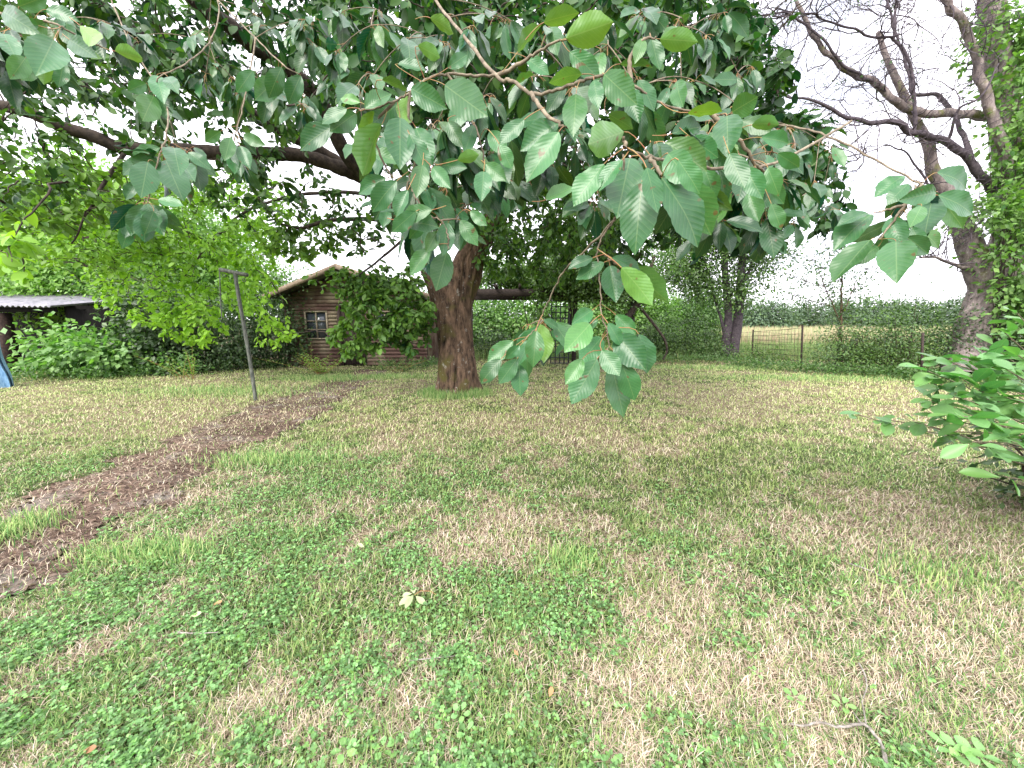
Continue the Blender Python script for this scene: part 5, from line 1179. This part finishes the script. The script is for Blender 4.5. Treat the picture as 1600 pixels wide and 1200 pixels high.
# ------------------------------------------------------------------ small things
def weed(px, py, h, n_st, L, label, bright, yellow, mat=M_SHR, group=None, wid=.10):
    g_ = Gh(px, py); R = thing('weed', g_, label, 'weed', group); pa, B, D, N = [], [], [], []
    for k in range(n_st):
        hh = h * rng.uniform(.6, 1.05); dx = rng.normal(0, wid, 2)
        t_ = np.linspace(0, 1, 7)[:, None]; p = g_ + A([dx[0] * .3, dx[1] * .3, -.02]) + t_ * A([dx[0], dx[1], hh]) + A([dx[0], dx[1], 0]) * t_ ** 2; pa.append(p)
        m_ = int(hh / .035)
        for j in range(m_):
            tq = .15 + .85 * j / m_; i0 = min(5, int(tq * 6)); q_ = p[i0] + (p[i0 + 1] - p[i0]) * (tq * 6 - i0); az = j * 2.4
            B.append(q_); D.append([math.cos(az), math.sin(az), .35]); N.append(UP + rng.normal(0, .3, 3))
    MB().tubes(A(pa), np.tile(np.linspace(.006, .002, 7), (len(pa), 1)), 5).build('stem', M_PET, R, smooth=True)
    Ls_ = L * rng.uniform(.6, 1.1, len(B)); leaves('leaves', A(B), A(D), A(N), Ls_, Ls_ * .4, mat, R, tpl=TPL_MID, bright=bright, yellow=yellow)
weed(502, 584, .62, 26, .09, 'yellow green weed tuft in front of the shed window', 1.8, .6, wid=.24)
weed(487, 580, .85, 2, .08, 'tall thin weed left of the yellow tuft by the shed', 1.3, .45)
weed(302, 592, .85, 7, .10, 'yellowish young plant beneath the hanging leaves on the left', 1.4, .55, wid=.14)
weed(285, 590, .55, 5, .09, 'smaller yellowish plant left of the young plant', 1.3, .5, wid=.14)
weed(620, 580, .45, 9, .08, 'green weed clump at the shed right of the door', 1.1, .2, wid=.2)

# long grass tuft round the cherry trunk
n = 9000; a = rng.random(n) * 6.283; r = .36 + np.abs(rng.normal(0, .16, n)); k = rng.random(n) < .35 + .65 * vnoise(np.cos(a) * 2.2 + 5, np.sin(a) * 2.2, 8); r, a = r[k], a[k]; n = len(a); x = TRUNK_XY[0] + r * np.cos(a) * 1.15; y = TRUNK_XY[1] + r * np.sin(a)
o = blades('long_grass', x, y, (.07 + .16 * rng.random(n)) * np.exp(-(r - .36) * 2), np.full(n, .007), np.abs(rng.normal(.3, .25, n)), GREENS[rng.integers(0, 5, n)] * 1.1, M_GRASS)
tag(o, 'longer uncut grass ringing the foot of the cherry trunk', 'grass', kind='stuff')
seg = []
for (px, py, sx, sy, nn) in ((520, 592, .8, .3, 2600), (350, 612, 1.0, .4, 2600), (20, 830, .14, .14, 900), (230, 870, .25, .08, 1200), (420, 720, .35, .12, 1200), (1290, 592, 1.6, .3, 2600), (620, 590, .6, .2, 1200), (885, 882, .10, .07, 500), (1450, 905, .2, .12, 500), (1130, 575, 1.5, .3, 2200)):
    g_ = G(px, py); seg.append(np.stack([g_[0] + rng.normal(0, sx, nn), g_[1] + rng.normal(0, sy, nn)], -1))
seg = np.concatenate(seg); n = len(seg); dd_ = seg[:, 1]
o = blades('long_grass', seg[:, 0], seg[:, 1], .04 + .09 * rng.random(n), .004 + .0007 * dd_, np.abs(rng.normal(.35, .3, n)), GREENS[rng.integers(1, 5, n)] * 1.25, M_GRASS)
tag(o, 'taller fresh grass tufts scattered over the lawn and path edges', 'grass', kind='stuff')

# litter on the path: dark crumbs and bits of bark
n = 9000; r = rng.random(n); yy = 1.2 * (11.5 / 1.2) ** r; xx = -rng.random(n) * (1.6 * yy + 1); k = on_path(xx, yy); xx, yy = xx[k], yy[k]; n = len(xx)
D = rdir(n) * A([1, 1, .25]); L = rng.uniform(.008, .03, n) * (1 + yy * .12)
c = np.stack([xx, yy, hgt(xx, yy) + .012], -1)
o = leaves('litter', c, D, UP + rng.normal(0, .5, (n, 3)), L, L * .6, None or M_BARK, tpl=TPL_LOW, fold=.6, smooth=False)
tag(o, 'dark crumbs of bark and dead leaf lying on the bare path', 'litter', kind='stuff')

M_STICK = bark_mat('dead_stick', (.10, .085, .075), (.40, .37, .33), sx=40, sz=40, bump=.003)
def stick(pts, r_, label, subs=(), cat='stick', name='fallen_stick'):
    def gp(q_): g_ = Gh(*q_[:2]); g_[2] += (q_[2] if len(q_) > 2 else .03); return g_
    mb = MB(); p = smooth_path([gp(q_) for q_ in pts], 6); p = p + rng.normal(0, r_ * .25, p.shape); mb.tubes(p, np.linspace(r_, r_ * .45, len(p)) * (1 + .2 * rng.random(len(p))), 7)
    for s_ in subs:
        p = smooth_path([gp(q_) for q_ in s_], 5); mb.tubes(p, np.linspace(r_ * .5, r_ * .2, len(p)), 6)
    tag(mb.build(name, M_STICK, smooth=True), label, cat)
stick([(1385, 1215, .03), (1378, 1180, .03), (1362, 1155, .035), (1345, 1143, .035), (1310, 1146, .03), (1280, 1140, .035), (1255, 1143, .03), (1232, 1140, .03)], .0062, 'forked grey fallen branch lying in the lawn at lower right',
      subs=[[(1352, 1147, .035), (1346, 1120, .045), (1342, 1100, .045)], [(1345, 1143, .035), (1330, 1125, .04)]])
stick([(1340, 1045, .03), (1350, 1065, .03), (1352, 1085, .03), (1345, 1108, .03)], .0035, 'short thin dark twig above the forked fallen branch')
stick([(1325, 888, .035), (1350, 896, .035), (1375, 908, .035), (1386, 918, .03)], .004, 'slender pale stick lying across the lawn at middle right')
stick([(640, 1045, .03), (690, 1042, .035), (725, 1036, .03)], .003, 'thin bent straw coloured twig below the fallen sprig')
stick([(275, 1001, .04), (310, 1003, .04), (345, 1001, .04)], .004, 'pale broken stem lying in the clover at lower left')
def fallen_leaf(px, py, ang, L_, label, mat, name='fallen_leaf', ratio=.5, z=.04):
    g_ = Gh(px, py); g_[2] += z
    o = leaves(name, A([g_]), A([[math.cos(ang), math.sin(ang), .05]]), A([[.1, -.3, 1.]]), A([L_]), A([L_ * ratio]), mat, tpl=TPL_OBO, fold=.3, curl=-.15, wave=.03, bright=1.0, yellow=.0)
    return tag(o, label, 'leaf')
M_BRN = leaf_mat('dead_leaf', (.42, .16, .06), (.40, .20, .10), trans=.2, rough=.7)
M_PALE = leaf_mat('wilted_leaf', (.42, .52, .26), (.44, .52, .30), trans=.3, rough=.6)
fallen_leaf(335, 957, .4, .04, 'small orange dead leaf in the clover at lower left', M_BRN)
fallen_leaf(858, 1105, 1.2, .04, 'pinkish brown dead leaf lying in the dry grass at bottom centre', M_BRN)
fallen_leaf(130, 1192, .3, .045, 'orange brown dead leaf at the bottom left corner', M_BRN)
fallen_leaf(810, 1040, 2.2, .03, 'small reddish dead leaf right of the fallen sprig', M_BRN)
fallen_leaf(300, 975, .2, .05, 'pale dry leaf beside the orange leaf', M_PALE)
fallen_leaf(570, 865, 2.8, .05, 'pale wilted leaf lying above the fallen sprig', M_PALE)
g_ = Gh(648, 945); g_[2] += .05
FS = thing('fallen_sprig', g_, 'wilted pale green leaf sprig fallen on the clover near the centre', 'sprig')
B, D = [], []
for a_, q_ in ((3.9, .0), (4.5, .01), (5.6, .0), (1.9, .0), (3.3, .01)): B.append(g_ + A([.012 * math.cos(a_), .012 * math.sin(a_), q_])); D.append([math.cos(a_), math.sin(a_), -.05])
leaves('leaves', A(B), A(D), A([[0, -.4, 1.]] * 5), A([.075, .085, .075, .06, .05]), A([.036, .034, .032, .03, .022]), M_PALE, FS, tpl=TPL_OBO, fold=.3, curl=.15, wave=.03, bright=1., yellow=0)
MB().tubes(A([g_, g_ + A([.03, .02, .01]), g_ + A([.08, .03, .0]), g_ + A([.12, .02, -.02])]), A([.002, .0018, .0016, .0012]), 6).build('stem', M_PET, FS, smooth=True)
# broad weed leaves low in the lawn
WL = [(1480, 1180, .05), (1525, 1190, .05), (1385, 915, .03), (1310, 935, .03), (1300, 950, .025), (1240, 1100, .03), (1500, 1185, .045), (730, 1160, .03), (720, 1130, .03), (1180, 1060, .022), (1315, 1112, .03), (600, 1185, .03), (540, 1190, .035)]
B, D = [], []
for px, py, L_ in WL:
    g_ = Gh(px, py)
    for k in range(5): a_ = k * 1.26 + px; B.append(g_ + A([.01 * math.cos(a_), .01 * math.sin(a_), .03 + .01 * rng.random()])); D.append([math.cos(a_) * 1., math.sin(a_), .3])
L_ = np.repeat([w_[2] for w_ in WL], 5)
o = leaves('broad_weeds', A(B), A(D), UP + rng.normal(0, .2, (len(B), 3)), L_, L_ * .7, M_CLV, tpl=TPL_OBO, bright=1.4, yellow=.2)
tag(o, 'small flat weed rosettes dotted through the near lawn', 'weeds', kind='stuff')
